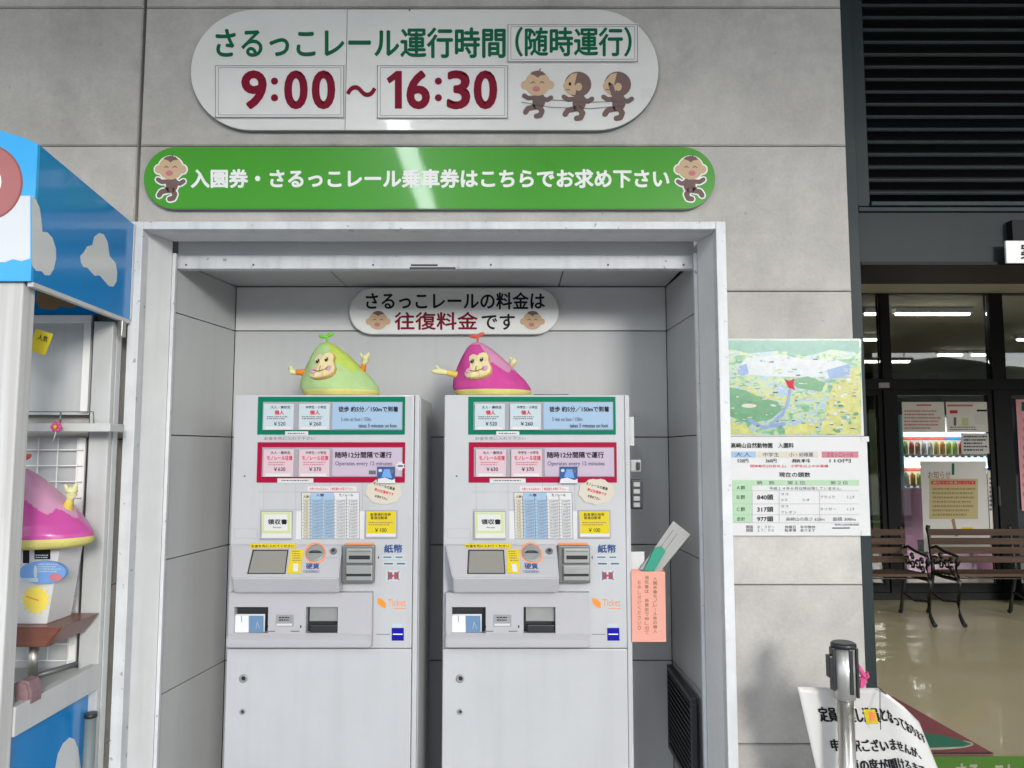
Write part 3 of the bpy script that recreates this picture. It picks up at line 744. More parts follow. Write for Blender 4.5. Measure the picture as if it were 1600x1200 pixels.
    cuts = [(X(366), X(419), Z(949.5), Z(989.5)), (X(478), X(528), Z(948.5), Z(988))]
    za, zb2 = Z(989.5), Z(948.5)
    bx(bm, xl, xr, Yt, YM - .0008, zb2, zt_ , 0)
    bx(bm, xl, xr, Yt, YM - .0008, zb_, za, 0)
    bx(bm, xl, cuts[0][0], Yt, YM - .0008, za, zb2, 0); bx(bm, cuts[0][1], cuts[1][0], Yt, YM - .0008, za, zb2, 0); bx(bm, cuts[1][1], xr, Yt, YM - .0008, za, zb2, 0)
    bmesh.ops.remove_doubles(bm, verts=bm.verts, dist=1e-5)
    tr = link('tray_unit', bm, M_machg, t)
    # raised lip
    bm = bmesh.new(); prism(bm, [(Yt - .0005, Z(990)), (Yt - .014, Z(996)), (Yt - .014, Z(1009)), (Yt - .0005, Z(1013))], 0, 1)
    for v in bm.verts:
        y, z, q = v.co.x, v.co.z, v.co.y; v.co = Vector((xl + (xr - xl) * q, y, z))
    bmesh.ops.recalc_face_normals(bm, faces=bm.faces); bmesh.ops.bevel(bm, geom=list(bm.edges), offset=.003, segments=2, affect='EDGES')
    link('tray_lip', bm, M_machg, tr)
    # recesses (drawn as dark pockets sunk in the unit) and flaps
    for j, (a, b, zlo, zhi) in enumerate(((X(366), X(419), Z(989.5), Z(948.5)), (X(478), X(528), Z(989.5), Z(948.5)))):
        bm = bmesh.new()
        bx(bm, a + .0005, b - .0005, YM - .003, YM - .001, zlo, zhi); link('pocket_back', bm, M_blk, tr)
        # transparent flap / metal tray inside
        if j == 0:
            bm = bmesh.new(); bx(bm, a + .001, b - .014, YM - .018, YM - .016, zlo + .002, zlo + (zhi - zlo) * .7); fl = link('ticket_flap', bm, M_paper, tr)
            F = Flat((0, YM - .018, 0)); F.rect(367, 962, 388, 988, M_vwhite, 0); F.rect(389, 962, 412, 988, M_midblue2, 0)
            F.rect(377, 962, 378, 972, M_ink2, 1); F.stroke([(400, 982), (402, 972), (406, 982)], .6, M_pblue, 1); F.build('flap_picture', fl)
        else:
            bm = bmesh.new(); bx(bm, a + .008, b - .002, YM - .012, YM - .010, zlo + (zhi - zlo) * .42, zhi - .003); link('coin_cover', bm, M_gun2, tr)
            bm = bmesh.new(); bx(bm, a + .012, b - .004, YM - .024, YM - .004, zlo + .001, zlo + (zhi - zlo) * .3, .003); link('coin_cup', bm, M_blk, tr)
    a, b, c, d = rM(431, 960, 459, 979, Yt)
    lb = box('tray_label', a, b, Yt - .002, Yt - .0004, c, d, M_pgrey, tr, .0005)
    F = Flat((0, Yt - .002, 0)); F.rect(434, 962, 457, 972, M_gun2, 0); lines(F, 436, 963, 455, 971, 2, M_ink, 1, 5); F.rect(432, 974.5, 456, 977.5, M_paper, 0)
    F.build('label_print', lb)
    F = Flat((0, Yt, 0)); F.rect(416, 985.5, 430, 987, M_ink2, 0); F.rect(454, 985.5, 468, 987, M_ink2, 0); F.rect(417, 977, 419, 981, M_ink, 0); F.rect(469, 977, 471, 981, M_ink, 0); F.build('arrow_marks', tr)
    # locks
    for nm, cx, cy, r in (('door_lock', 380.5, 1060, 6.2), ('key_hole', 379, 1112, 4.2)):
        c = U(cx, cy, YM); rr = r * 2.62 / 1200
        bm = bmesh.new(); tube(bm, [(c.x, YM - .0005, c.z), (c.x, YM - .004, c.z), (c.x, YM - .005, c.z)], [rr, rr, rr * .85], 22); lk = link(nm, bm, M_gun2, t)
        F = Flat((0, YM - .005, 0)); F.ell(cx, cy, r * .55, r * .55, M_blk, 0); F.build('key_slot', lk)
    return t
M_midblue2 = mat('print_slateblue', (.12, .22, .36), .35)
tm1 = build_machine()
tm1['label'] = 'white ticket machine on the left with the green soft toy on top'
DX = (U(703, 900, YM) - U(358, 900, YM)).x
DX = U(696, 700, YM).x - U(366, 700, YM).x
tm2 = copy_tree(tm1); tm2.location.x += DX
tm2['label'] = 'white ticket machine on the right with the pink soft toy on top'
# stickers that differ between the two
def stickers(t, dx, cardx, rx, wide):
    use(t)
    sft = dx
    def pxs(): return 0
    F = Flat((0, YM, 0), lift=.0105, shift=0)
    F.rect(cardx - 14, 729, cardx + 14, 755.5, M_dkblue, 0); F.poly([(cardx - 7, 745), (cardx - 3, 733), (cardx + 6, 733), (cardx + 9, 747)], M_midblue, 1)
    F.poly([(cardx - 14, 755), (cardx - 12, 748), (cardx - 2, 746), (cardx + 9, 750), (cardx + 14, 748), (cardx + 14, 755)], M_paper, 2); F.ell(cardx - 9, 735, 3, 2.4, M_pblue, 2); F.ell(cardx + 9, 736, 3, 3, M_ink2, 2)
    F.build('photo_sticker', t)
    F = Flat((0, YM, 0), lift=.0035)
    pts = []
    for i in range(28):
        a = 2 * math.pi * i / 28; q = 1 + .05 * math.sin(a * 9)
        pts.append((rx + 28 * q * math.cos(a), 768 + 20 * q * math.sin(a)))
    F.poly(pts, M_bei, 1)
    F.text('モノレールの乗車', rx - 17, 757, rx + 18, 762, M_ink, 2, .02, rot=16); F.text('券は往復券です', rx - 15, 766, rx + 16, 771, M_red, 2, .02, rot=16); F.text('お求め下さい', rx - 14, 775, rx + 6, 779.5, M_ink, 2, .02, rot=16)
    F.build('round_sticker', t)
M_bei = mat('sticker_beige', (0.532, 0.486, 0.395), .6)
stickers(tm1, 0, 604, 600, 0)
F = Flat((0, YM, 0), lift=.0085); 
pts = [(626 + (8 if i % 2 else 5) * math.cos(math.pi * i / 8), 728 + (8 if i % 2 else 5) * math.sin(math.pi * i / 8)) for i in range(16)]
F.poly(pts, M_paper, 0); F.rect(622, 726.5, 630, 729.5, M_ink2, 1); F.rect(577, 735, 588, 741, M_ink2, 1); F.build('star_sticker', tm1)
stickers(tm2, 0, 888, 932, 0)
use(None)

# things lying on the second machine
zt2 = zt - .004
x0, x1 = U(833, 610, .42).x, U(886, 610, .42).x
t = thing('black_tray', 'thin black frame lying behind the pink toy on the machine', 'tray', ((x0 + x1) / 2, .40, zt2))
for a in ((x0, x1, .34, .352), (x0, x1, .448, .46)): box('rim', a[0], a[1], a[2], a[3], zt2, zt2 + .022, M_blk, t, .002)
for a in ((x0, x0 + .012), (x1 - .012, x1)): box('rim', a[0], a[1], .3525, .4475, zt2, zt2 + .022, M_blk, t, .002)
box('tray_bottom', x0 + .0125, x1 - .0125, .3525, .4475, zt2 + .0005, zt2 + .004, M_gun, t)
o = box('black_strip', U(890, 612, .3).x, U(976, 612, .3).x, .28, .31, zt2, zt2 + .009, M_blk, None, .002)
tag(o, 'flat black strip on top right of the right ticket machine', 'strip')

# ================================================================== SOFT TOYS
def lathe_body(name, w, h, dep, peak, mats, split, t, zoff=0):
    """rounded mountain: x radius w/2, peak shifted by peak*w"""
    bm = bmesh.new(); NL, NS = 64, 144; rings = []
    for i in range(NL + 1):
        q = i / NL
        prof = [(0, .84), (.04, .94), (.10, .99), (.18, 1), (.3, .93), (.45, .80), (.6, .655), (.75, .49), (.87, .33), (.94, .21), (.98, .11), (1, .0)]
        for j in range(len(prof) - 1):
            if prof[j][0] <= q <= prof[j + 1][0]:
                u = (q - prof[j][0]) / (prof[j + 1][0] - prof[j][0]); u = u * u * (3 - 2 * u) if j in (0,) else u
                rr = prof[j][1] * (1 - u) + prof[j + 1][1] * u
        cx = peak * w * min(1, max(0, (q - .08) / .9)) ** 1.05
        ring = []
        for k in range(NS):
            a = 2 * math.pi * k / NS
            wr = 1 + .012 * math.sin(a * 7 + q * 9)
            ring.append(bm.verts.new((cx + rr * w / 2 * math.cos(a) * wr, rr * dep / 2 * math.sin(a) * wr, q * h + zoff)))
        rings.append(ring)
    for i in range(NL):
        for k in range(NS):
            f = bm.faces.new((rings[i][k], rings[i][(k + 1) % NS], rings[i + 1][(k + 1) % NS], rings[i + 1][k])); f.smooth = True
            q = (i + .5) / NL; a = 2 * math.pi * (k + .5) / NS
            f.material_index = split(q, a)
    bm.faces.new(rings[0][::-1])
    bmesh.ops.remove_doubles(bm, verts=bm.verts, dist=1e-5)
    for v in bm.verts: v.co += ORG
    return link(name, bm, mats, t)
def blob(name, pts, rad, m, t, seg=12):
    bm = bmesh.new()
    P = []; Rr = []
    for i, (p, r) in enumerate(zip(pts, rad)): P.append(Vector(p) + ORG); Rr.append(r)
    # rounded ends
    d0 = (P[0] - P[1]).normalized(); d1 = (P[-1] - P[-2]).normalized()
    P = [P[0] + d0 * Rr[0] * .9, P[0] + d0 * Rr[0] * .6] + P + [P[-1] + d1 * Rr[-1] * .6, P[-1] + d1 * Rr[-1] * .9]
    Rr = [Rr[0] * .35, Rr[0] * .8] + Rr + [Rr[-1] * .8, Rr[-1] * .35]
    tube(bm, P, Rr, seg)
    for f in bm.faces: f.smooth = True
    return link(name, bm, m, t)
def ellipsoid(bm, c, r, rot=None, seg=20, mi=0):
    res = bmesh.ops.create_uvsphere(bm, u_segments=seg, v_segments=seg // 2 + 2, radius=1)
    for v in res['verts']:
        p = Vector((v.co.x * r[0], v.co.y * r[1], v.co.z * r[2]))
        if rot: p.rotate(rot)
        v.co = p + Vector(c)
    for f in set(f for v in res['verts'] for f in v.link_faces): f.smooth = True; f.material_index = mi
PL = lambda n, c: mat(n, c, .85, var=.08, vscale=25, bump=.5, bscale=160, spec=.2)
def toy(label, loc, rot, body, cap, base, sprig, arm, hand, left_up, flipx=1, s=1):
    t = thing('soft_toy', label, 'soft toy', loc)
    s = s * 1.06
    w, h, d = .262 * s, .192 * s, .19 * s
    def split(q, a):
        if q < .13: return 2
        # cap drapes over the right side with a jagged hem
        r_ = (math.cos(a) + 1) / 2
        hem = .92 - .52 * r_ ** .8 + .05 * math.sin(a * 9)
        if q > hem and not (math.sin(a) < -.55 and math.cos(a) < .25 and q < .93): return 1
        return 0
    lathe_body('body', w, h, d, -.205, [body, cap, base], split, t)
    o = ORG
    # face: flat cream patch sewn on the front slope
    fc = o + Vector((-.050 * s, -.0675 * s, .103 * s))
    rotm = Matrix.Rotation(R(-20), 3, 'Z') @ Matrix.Rotation(R(-27), 3, 'X') @ Matrix.Rotation(R(-8), 3, 'Y')
    out = [(0, .036), (.008, .044), (.020, .048), (.031, .043), (.037, .031), (.036, .017), (.040, .004), (.046, -.012), (.044, -.028), (.033, -.041), (.016, -.048), (-.002, -.050),
           (-.020, -.046), (-.036, -.036), (-.046, -.022), (-.046, -.007), (-.039, .006), (-.036, .018), (-.037, .030), (-.030, .042), (-.019, .047), (-.008, .044)]
    def onf(x, z, y=0): return fc + rotm @ Vector((x * s, y * s, z * s))
    def patch(nm, k, y0, y1, m, par, bev):
        bm = bmesh.new(); prism(bm, [(x * k, z * k) for x, z in out], y0, y1, 0, bev)
        for v in bm.verts: v.co = onf(v.co.x, v.co.z, v.co.y - .9 * (v.co.x ** 2) * -6 - 0)
        return link(nm, bm, m, par)
    rim = patch('face_border', 1.06, -.004, .02, M_toyrim, t, .002)
    fa = patch('face', 1.0, -.0062, -.0041, M_toyface, t, .0012)
    bm = bmesh.new()
    def dot(cx, cz, rx, rz, dy=.0072): ellipsoid(bm, onf(cx, cz, -dy + 5.4 * cx * cx), (rx * s, .0022 * s, rz * s), rotm, 14)
    for sx in (-1, 1): dot(sx * .0165, .018, .0062, .0085)
    link('eyes', bm, M_blk, fa)
    bm = bmesh.new()
    for sx in (-1, 1): dot(sx * .029, -.016, .0105, .0095, .0068)
    link('cheeks', bm, M_cheek, fa)
    bm = bmesh.new()
    for sx in (-1, 1): dot(sx * .0165, .0205, .0018, .0024, .0095)
    link('eye_glints', bm, M_letw, fa)
    bm = bmesh.new()
    tube(bm, [onf(x, -.026 + 16 * x * x, -.0085 + 5.4 * x * x) for x in (-.026, -.020, -.013, -.006, 0, .006, .013, .020, .026)], .0013 * s, 6)
    tube(bm, [onf(0, -.006, -.0085), onf(0, -.024, -.0085)], .0013 * s, 6)
    link('mouth', bm, M_tan, fa)
    # sprig of two leaves
    px_ = -.205 * w
    blob('stem', [(px_, 0, h * .97), (px_ + .003 * s, 0, h + .014 * s)], [.003 * s, .0035 * s], sprig, t)
    for sx, a, l in ((-1, 8, .028), (1, 40, .022)):
        bm = bmesh.new(); c = o + Vector((px_ + .003 * s + sx * l * .45 * s, 0, h + (.018 + .003 * (sx + 1)) * s))
        ellipsoid(bm, c, (l * .62 * s, .005 * s, .007 * s), Matrix.Rotation(R(-a * sx * .6), 3, 'Y'), 14); link('leaf', bm, sprig, t)
    # arms
    if left_up:
        blob('arm', [(-.115 * s, -.02, .085 * s), (-.142 * s, -.03, .085 * s)], [.012 * s, .009 * s], arm, t)
        blob('hand', [(-.148 * s, -.03, .083 * s), (-.160 * s, -.032, .088 * s), (-.163 * s, -.032, .098 * s)], [.008 * s, .013 * s, .008 * s], hand, t)
        blob('arm', [(.070 * s, -.01, .085 * s), (.077 * s, -.015, .108 * s)], [.013 * s, .009 * s], arm, t)
        hd = [(.078 * s, -.015, .115 * s), (.083 * s, -.017, .128 * s), (.084 * s, -.017, .133 * s)]
        blob('hand', hd, [.008 * s, .014 * s, .013 * s], hand, t)
        blob('finger', [(.074 * s, -.017, .135 * s), (.068 * s, -.017, .147 * s)], [.005 * s, .004 * s], hand, t)
        blob('finger', [(.09 * s, -.017, .140 * s), (.093 * s, -.017, .149 * s)], [.006 * s, .005 * s], hand, t)
    else:
        blob('arm', [(-.115 * s, -.02, .075 * s), (-.150 * s, -.04, .083 * s)], [.013 * s, .009 * s], arm, t)
        blob('hand', [(-.155 * s, -.04, .083 * s), (-.175 * s, -.045, .085 * s), (-.198 * s, -.05, .086 * s)], [.009 * s, .011 * s, .006 * s], hand, t)
        blob('finger', [(-.180 * s, -.045, .092 * s), (-.186 * s, -.045, .103 * s)], [.006 * s, .004 * s], hand, t)
        blob('arm', [(.055 * s, .01, .10 * s), (.064 * s, .005, .112 * s)], [.012 * s, .009 * s], arm, t)
        blob('hand', [(.064 * s, .003, .115 * s), (.070 * s, 0, .124 * s)], [.010 * s, .012 * s], hand, t)
        blob('finger', [(.064 * s, 0, .130 * s), (.058 * s, 0, .136 * s)], [.005 * s, .004 * s], hand, t)
    t.rotation_euler = (0, 0, R(rot))
    return t
M_toyrim = PL('toy_face_rim', (.50, .33, .12)); M_toyface = PL('toy_face', (.72, .62, .34)); M_cheek = PL('toy_cheek', (.62, .33, .48))
gb, gc = PL('toy_green', (.38, .54, .24)), PL('toy_lime', (.44, .55, .10))
pb, pc_ = PL('toy_magenta', (.50, .06, .26)), PL('toy_pink', (.55, .24, .38))
base_ = PL('toy_base', (.62, .56, .18)); hnd = PL('toy_hand', (.66, .64, .34))
c = U(533, 614, .24); toy('green mountain-shaped soft monkey toy on the left ticket machine', (c.x, .24, zt2 + .001), 0, gb, gc, base_, PL('toy_leaf_green', (.16, .52, .05)), PL('toy_arm_orange', (.62, .2, .03)), hnd, True)
c = U(770, 613, .24); toy('pink mountain-shaped soft monkey toy on the right ticket machine', (c.x, .24, zt2 + .001), 0, pb, pc_, base_, PL('toy_leaf_red', (.6, .1, .06)), PL('toy_arm_yellow', (.66, .5, .1)), hnd, False)

# ================================================================== SMALL THINGS AT THE RIGHT OF MACHINE 2
use(None)
t = thing('key_safe', 'black and silver combination key boxes on the right machine side', 'key box', (U(992, 800, .17).x, .17, U(992, 800, .17).z))
XM2 = mx1 + .018 + DX                                     # right side of machine 2
for nm, a, b, c_, d, m in (('upper_box', 981, 718, 1002, 738, M_gun2), ('lower_box', 983, 749, 1005, 796, M_blk)):
    x0, x1, z0, z1 = rectU(a, b, c_, d, .15); box(nm, max(x0, XM2 + .0005), x1, .15, .19, z0, z1, m, t, .006)
for y in (757, 768, 779, 789):
    x0, x1, z0, z1 = rectU(990, y - 3.5, 1000, y + 3.5, .145); box('number_wheel', x0, x1, .146, .1495, z0, z1, M_gun2, t, .001)
x0, x1, z0, z1 = rectU(995, 722, 1000, 734, .145); box('knob', x0, x1, .14, .1495, z0, z1, M_blk, t, .002)
x0, x1, z0, z1 = rectU(978, 651, 991, 697, .16)
o = box('white_switch_box', max(x0, XM2 + .0005), x1, .16, .22, z0, z1, M_machs, None, .004); tag(o, 'small white box on the upper right side of the machine', 'box')
# coral pouch with card and pen
Yp = .12
x0, x1, z0, z1 = rectU(987, 893, 1040, 1003, Yp)
t = thing('leaflet_pouch', 'coral pink paper pouch with vertical writing beside right machine', 'pouch', ((x0 + x1) / 2, Yp + .02, z0))
bm = bmesh.new(); bx(bm, x0, x1, Yp, Yp + .0012, z0, z1); bx(bm, x0, x1, Yp + .028, Yp + .03, z0, z1 + .004); bx(bm, x0, x0 + .0015, Yp + .0013, Yp + .0279, z0, z1); bx(bm, x1 - .0015, x1, Yp + .0013, Yp + .0279, z0, z1); bx(bm, x0 + .002, x1 - .002, Yp + .0013, Yp + .0279, z0, z0 + .0015)
link('pouch_paper', bm, M_coral, t)
F = Flat((0, Yp, 0)); F.vtext('入園券・モノレール券の購入', 1023.5, 901, 990, 6.2, M_tan, 0, .02)
F.vtext('領収書は　係員まで申し出て', 1010.5, 899, 992, 6.2, M_tan, 0, .02); F.vtext('お申し付けください。', 999, 906, 985, 5.2, M_tan, 0, .01)
F.frame(986.8, 893, 1040, 1003, .6, M_orgd, 0) if False else None
F.build('vertical_writing', t)
x0b, x1b, z0b, z1b = rectU(983, 862, 1007, 893, Yp + .03)
o = box('white_note', x0b, x1b, Yp + .0305, Yp + .032, z0b - .03, z1b, M_paper, None); tag(o, 'white paper slip standing behind the coral pouch', 'paper')
def leaning(name, quad, Y, th, m, label, cat):
    bm = bmesh.new(); pts = [(U(a, b, Y).x, U(a, b, Y).z) for a, b in quad]; prism(bm, pts, Y, Y + th, 0, .0006)
    return tag(link(name, bm, m), label, cat)
leaning('grey_card', [(1000, 889), (1052, 814), (1079, 835), (1030, 895), (1022, 903)], Yp + .018, .0025, M_greyp, 'grey card leaning out of the coral pouch', 'card')
F = Flat((0, Yp + .018, 0)); F.stroke([(1030, 858), (1052, 828)], .8, M_ink2, 0); F.stroke([(1037, 862), (1058, 834)], .8, M_ink2, 0); o = F.build('card_print'); tag(o, 'thin pencil lines on the leaning grey card', 'print')
leaning('green_holder', [(1006, 892), (1022, 858), (1034, 853), (1040, 862), (1022, 893)], Yp + .008, .008, M_teal, 'green plastic holder standing in the coral pouch', 'holder')

# ================================================================== PAPERS ON THE RIGHT WALL
Yw = -.004
x0, x1, z0, z1 = rectU(1132, 529, 1350, 681, Yw)
t = thing('map_poster', 'laminated green and blue illustrated area map taped to concrete wall', 'poster', ((x0 + x1) / 2, 0, z0))
x0, x1, z0, z1 = rectU(1133, 529, 1347, 681, Yw - .002)
bm = bmesh.new(); bx(bm, x0, x1, Yw - .002, Yw - .0005, z0, z1); link('sheet', bm, M_paper, t)
# printed map: procedural patches of green, blue and yellow
m = bpy.data.materials.new('map_print'); m.use_nodes = True; T = m.node_tree; N = T.nodes; L = T.links; b = N['Principled BSDF']; b.inputs['Roughness'].default_value = .25; b.inputs['Coat Weight'].default_value = .5
gg = N.new('ShaderNodeNewGeometry'); mp = N.new('ShaderNodeMapping'); mp.inputs['Scale'].default_value = (22, 1, 40); L.new(gg.outputs['Position'], mp.inputs['Vector'])
nn = N.new('ShaderNodeTexNoise'); nn.inputs['Scale'].default_value = 1; nn.inputs['Detail'].default_value = 4; nn.inputs['Distortion'].default_value = .8; L.new(mp.outputs[0], nn.inputs['Vector'])
cr = N.new('ShaderNodeValToRGB'); e = cr.color_ramp.elements; e[0].position = .3; e[0].color = (.05, .22, .11, 1); e[1].position = .72; e[1].color = (.46, .50, .52, 1)
for p, c_ in ((.4, (.13,.33,.18)), (.46, (.30,.43,.27)), (.5, (.46,.46,.17)), (.56, (.26,.42,.40)), (.64, (.24,.34,.52))):
    q = e.new(p); q.color = (*c_, 1)
L.new(nn.outputs['Fac'], cr.inputs[0]); L.new(cr.outputs[0], b.inputs['Base Color']); MAPM = m
G1, G2, B1, Y1, W1 = mat('map_green', (0.050, 0.230, 0.086), .3, var=.25, vscale=40), mat('map_teal', (0.115, 0.302, 0.238), .3, var=.3, vscale=30), mat('map_blue', (0.144, 0.245, 0.446), .3, var=.25, vscale=40), mat('map_yellow', (0.418, 0.418, 0.101), .3, var=.25, vscale=50), mat('map_white', (0.446, 0.475, 0.490), .3, var=.15, vscale=50)
F = Flat((0, Yw - .002, 0))
F.rect(1134.5, 530.5, 1345.5, 679.5, MAPM, 0)
F.poly([(1137, 532), (1342, 532), (1343, 552), (1300, 546), (1262, 556), (1220, 548), (1170, 552), (1140, 545)], G2, 1)
F.poly([(1165, 560), (1215, 554), (1260, 562), (1300, 560), (1328, 570), (1320, 592), (1275, 590), (1200, 588), (1168, 585), (1155, 572)], W1, 1)
F.poly([(1155, 572), (1166, 568), (1170, 583), (1160, 588), (1153, 582)], B1, 2); F.poly([(1292, 578), (1328, 568), (1326, 590), (1296, 592)], B1, 2)
F.poly([(1138, 605), (1165, 610), (1180, 618), (1215, 628), (1222, 640), (1205, 655), (1170, 662), (1139, 650)], G1, 1)
F.poly([(1230, 594), (1262, 588), (1290, 598), (1283, 612), (1246, 606)], G1, 2)
F.stroke([(1155, 600), (1185, 618), (1220, 622), (1260, 620), (1300, 618)], 3, Y1, 2)
F.stroke([(1234, 610), (1231, 630), (1222, 648), (1205, 662)], 4.5, B1, 3); F.stroke([(1170, 655), (1190, 668), (1225, 662)], 6, B1, 2)
F.poly([(1302, 600), (1343, 570), (1345, 678), (1280, 678), (1290, 640)], Y1, 1)
for i in range(46):
    rnd = random.Random(i); x = rnd.uniform(1292, 1342); y = rnd.uniform(585, 675); F.ell(x, y, rnd.uniform(2, 5), rnd.uniform(1, 3), (G1, W1, Y1, G2)[i % 4], 2 + i % 3, n=9)
for i in range(190):
    rnd = random.Random(i + 99); x = rnd.uniform(1142, 1338); y = rnd.uniform(552, 674); w_ = rnd.uniform(1.5, 8); F.rect(x, y, x + w_, y + rnd.uniform(.7, 2), (W1, Y1, W1, G2, B1, W1, G1, M_dkblue)[i % 8], 3 + i % 3)
F.poly([(1138, 660), (1165, 664), (1178, 678), (1139, 678)], Y1, 2); F.poly([(1226, 670), (1262, 658), (1280, 664), (1270, 678), (1226, 678)], Y1, 2)
F.poly([(1226, 592), (1233, 596), (1241, 592), (1239, 601), (1242, 609), (1232, 606)], M_red, 6)
F.ell(1170, 634, 12, 3.2, M_cream, 4); F.build('map_print', t)
for i, (x, y) in enumerate(((1133, 610), (1347, 600))):
    a, b_, c_, d = rectU(x - 5, y - 9, x + 5, y + 9, Yw - .0035)
    if i == 0: box('tape', a, b_, Yw - .0032, Yw - .0026, c_, d, M_letw, t)
    
x0, x1, z0, z1 = rectU(1131, 682, 1357, 837, Yw - .004)
t = thing('price_notice', 'laminated white price and population notice below the area map', 'notice', ((x0 + x1) / 2, 0, z0))
box('sheet', x0, x1, Yw - .006, Yw - .0035, z0, z1, M_paper, t, .0008)
M_tape = mat('clear_tape', (.62, .63, .62), .15, coat=.8); Gt = mat('table_green', (0.336, 0.496, 0.320), .5)
F = Flat((0, Yw - .006, 0))
F.text('高崎山自然動物園　入園料', 1142, 692, 1240, 700, M_ink, 1, .02)
for a, b_, m_, s_, p_ in ((1140, 1181, M_lblue, '大人', '520円'), (1184, 1225, M_yel2 if False else M_cream, '中学生', '260円'), (1225, 1278, M_bei, '小・幼稚園', '無料'), (1284, 1341, M_pinkc, 'さるっこレール', '110円')):
    F.rect(a, 705.5, b_, 715, m_, 1); F.text(s_, a + 8, 707, b_ - 8, 713.5, M_dkblue, 2, .01); F.text(p_, a + 12, 717, b_ - 12, 723, M_ink, 2, .01)
F.text('団体割引(30名以上)　小学生以上のお客様', 1172, 726, 1294, 731, M_red, 1, .01)
F.text('現在の頭数', 1217, 738, 1266, 745.5, M_ink, 1, .02)
F.rect(1142, 750, 1342, 758.5, Gt, 1); F.rect(1142, 758.5, 1175, 816, Gt, 1)
F.text('頭　数　　第１位　　　　第２位', 1182, 751.5, 1325, 757, M_ink2, 2, .01)
F.text('Ａ群', 1151, 759, 1164, 765, M_ink, 2, .01); F.text('平成１４年６月以降出現していません。', 1202, 760.5, 1315, 765.5, M_ink2, 2, .0)
for i, (s_, n_, y) in enumerate((('Ｂ群', '840頭', 777), ('Ｃ群', '317頭', 796), ('合計', '977頭', 811))):
    F.text(s_, 1151, y - 3.5, 1164, y + 3, M_ink, 2, .01); F.text(n_, 1183, y - 4, 1208, y + 4, M_ink, 2, .02)
F.text('高崎山の高さ 628m', 1228, 808, 1288, 814, M_ink2, 2, 0); F.text('面積 300ha', 1301, 808, 1337, 814, M_ink2, 2, 0)
for y in (766.5, 787, 804, 816.5): F.rect(1142, y, 1342, y + .5, M_pgrey, 2)
for x in (1175, 1217, 1280): F.rect(x, 767, x + .5, 816, M_pgrey, 3)
F.text('オス', 1220, 770, 1232, 774, M_ink2, 2, 0); F.text('ブラック', 1281, 774, 1304, 779, M_ink2, 2, 0); F.text('１１才', 1323, 774, 1335, 779, M_ink2, 2, 0); F.text('メス', 1220, 779, 1230, 783, M_ink2, 2, 0); F.text('５才', 1254, 779, 1265, 783, M_ink2, 2, 0)
F.text('オス', 1220, 789, 1232, 793, M_ink2, 2, 0); F.text('タイガー', 1281, 793, 1306, 797.5, M_ink2, 2, 0); F.text('１２才', 1323, 793, 1335, 797.5, M_ink2, 2, 0); F.text('クレオン', 1220, 798, 1244, 802.5, M_ink2, 2, 0)
F.text('開園　８：３０～\n閉園　１７：００', 1166, 821, 1210, 831, M_ink, 1, .0); F.text('休園日　年中無休\n駐車場　あります', 1226, 821, 1274, 831, M_ink, 1, .0); F.text('高崎山自然動物園', 1304, 818, 1342, 821.5, M_ink2, 1, 0); F.rect(1300, 824, 1328, 826, M_ink2, 1)
F.build('notice_print', t)
for (a_, b_) in ((1136, 686), (1352, 686), (1136, 833), (1352, 833)):
    q0, q1, q2, q3 = rectU(a_ - 6, b_ - 4, a_ + 6, b_ + 4, Yw - .0085); box('tape', q0, q1, Yw - .0078, Yw - .0068, q2, q3, M_tape, t)
use(None)

# ================================================================== RIGHT: STEEL COLUMN, LOUVRE, LINTEL
Yc = .03
xc0 = XR + .001; xc1 = U(1366, 950, Yc).x
t = thing('steel_column', 'dark green steel column at the right end of concrete wall', 'column', ((xc0 + xc1) / 2, Yc, 0))
box('column_flange', xc0, xc1, Yc, Yc + .02, 0, CZ - .002, M_steel, t, .002)
box('column_web', xc0, xc0 + .02, Yc + .0205, Yc + .16, 0, CZ - .002, M_steel, t)
box('column_flange', xc1 - .018, xc1, Yc + .0205, Yc + .10, 0, CZ - .002, M_steel, t, .002)
Yl = .06
zl0 = U(1450, 322, Yl).z; zp0 = U(1450, 414, Yl).z; xe = 6.2
t = thing('louvre_screen', 'dark green louvred screen above the building entrance', 'louvre', (3.5, Yl, zl0))
xl0 = xc1 + .001; xi0 = U(1353, 160, Yl).x
box('screen_frame', xl0, xi0, Yl, Yl + .08, zl0, CZ - .002, M_steel, t, .002)
box('screen_frame', xi0 + .0005, xe, Yl - .01, Yl + .08, zl0 - .001, zl0 + .014, M_steel, t, .002)
box('screen_back', xi0 + .001, xe, Yl + .10, Yl + .11, zl0 + .0, CZ - .002, M_black, t)
z = U(1450, 302, Yl).z; dz = U(1450, 282, Yl).z - z
i = 0
while z < CZ - .05:
    prismx('slat', [(Yl + .005, z - .004), (Yl + .0, z), (Yl + .002, z + .006), (Yl + .06, z + .034), (Yl + .062, z + .031)], xi0 + .0008, xe - .002, M_steel2, t); z += dz
t = thing('entrance_lintel', 'dark green steel panel lintel above the building entrance', 'lintel', (3.5, Yl, zp0))
xp0 = U(1344, 370, Yl).x
box('lintel_panel', max(xp0, xl0), xe, Yl + .012, Yl + .06, zp0 + .012, zl0 - .018, M_steel3 if False else mat('lintel_steel', (.019, .026, .028), .55, spec=.25, var=.2, vscale=3, streak=.1), t, .002)
box('lintel_trim', max(xp0, xl0), xe, Yl + .0, Yl + .30, zp0, zp0 + .0115, M_frameb, t, .001)
box('lintel_trim', max(xp0, xl0), xe, Yl + .002, Yl + .06, zl0 - .0175, zl0 - .0015, M_steel, t, .002)
box('lintel_top', max(xp0, xl0), xe, Yl + .061, Yl + .44, zl0 + .3, zl0 + .34, M_steel, t)
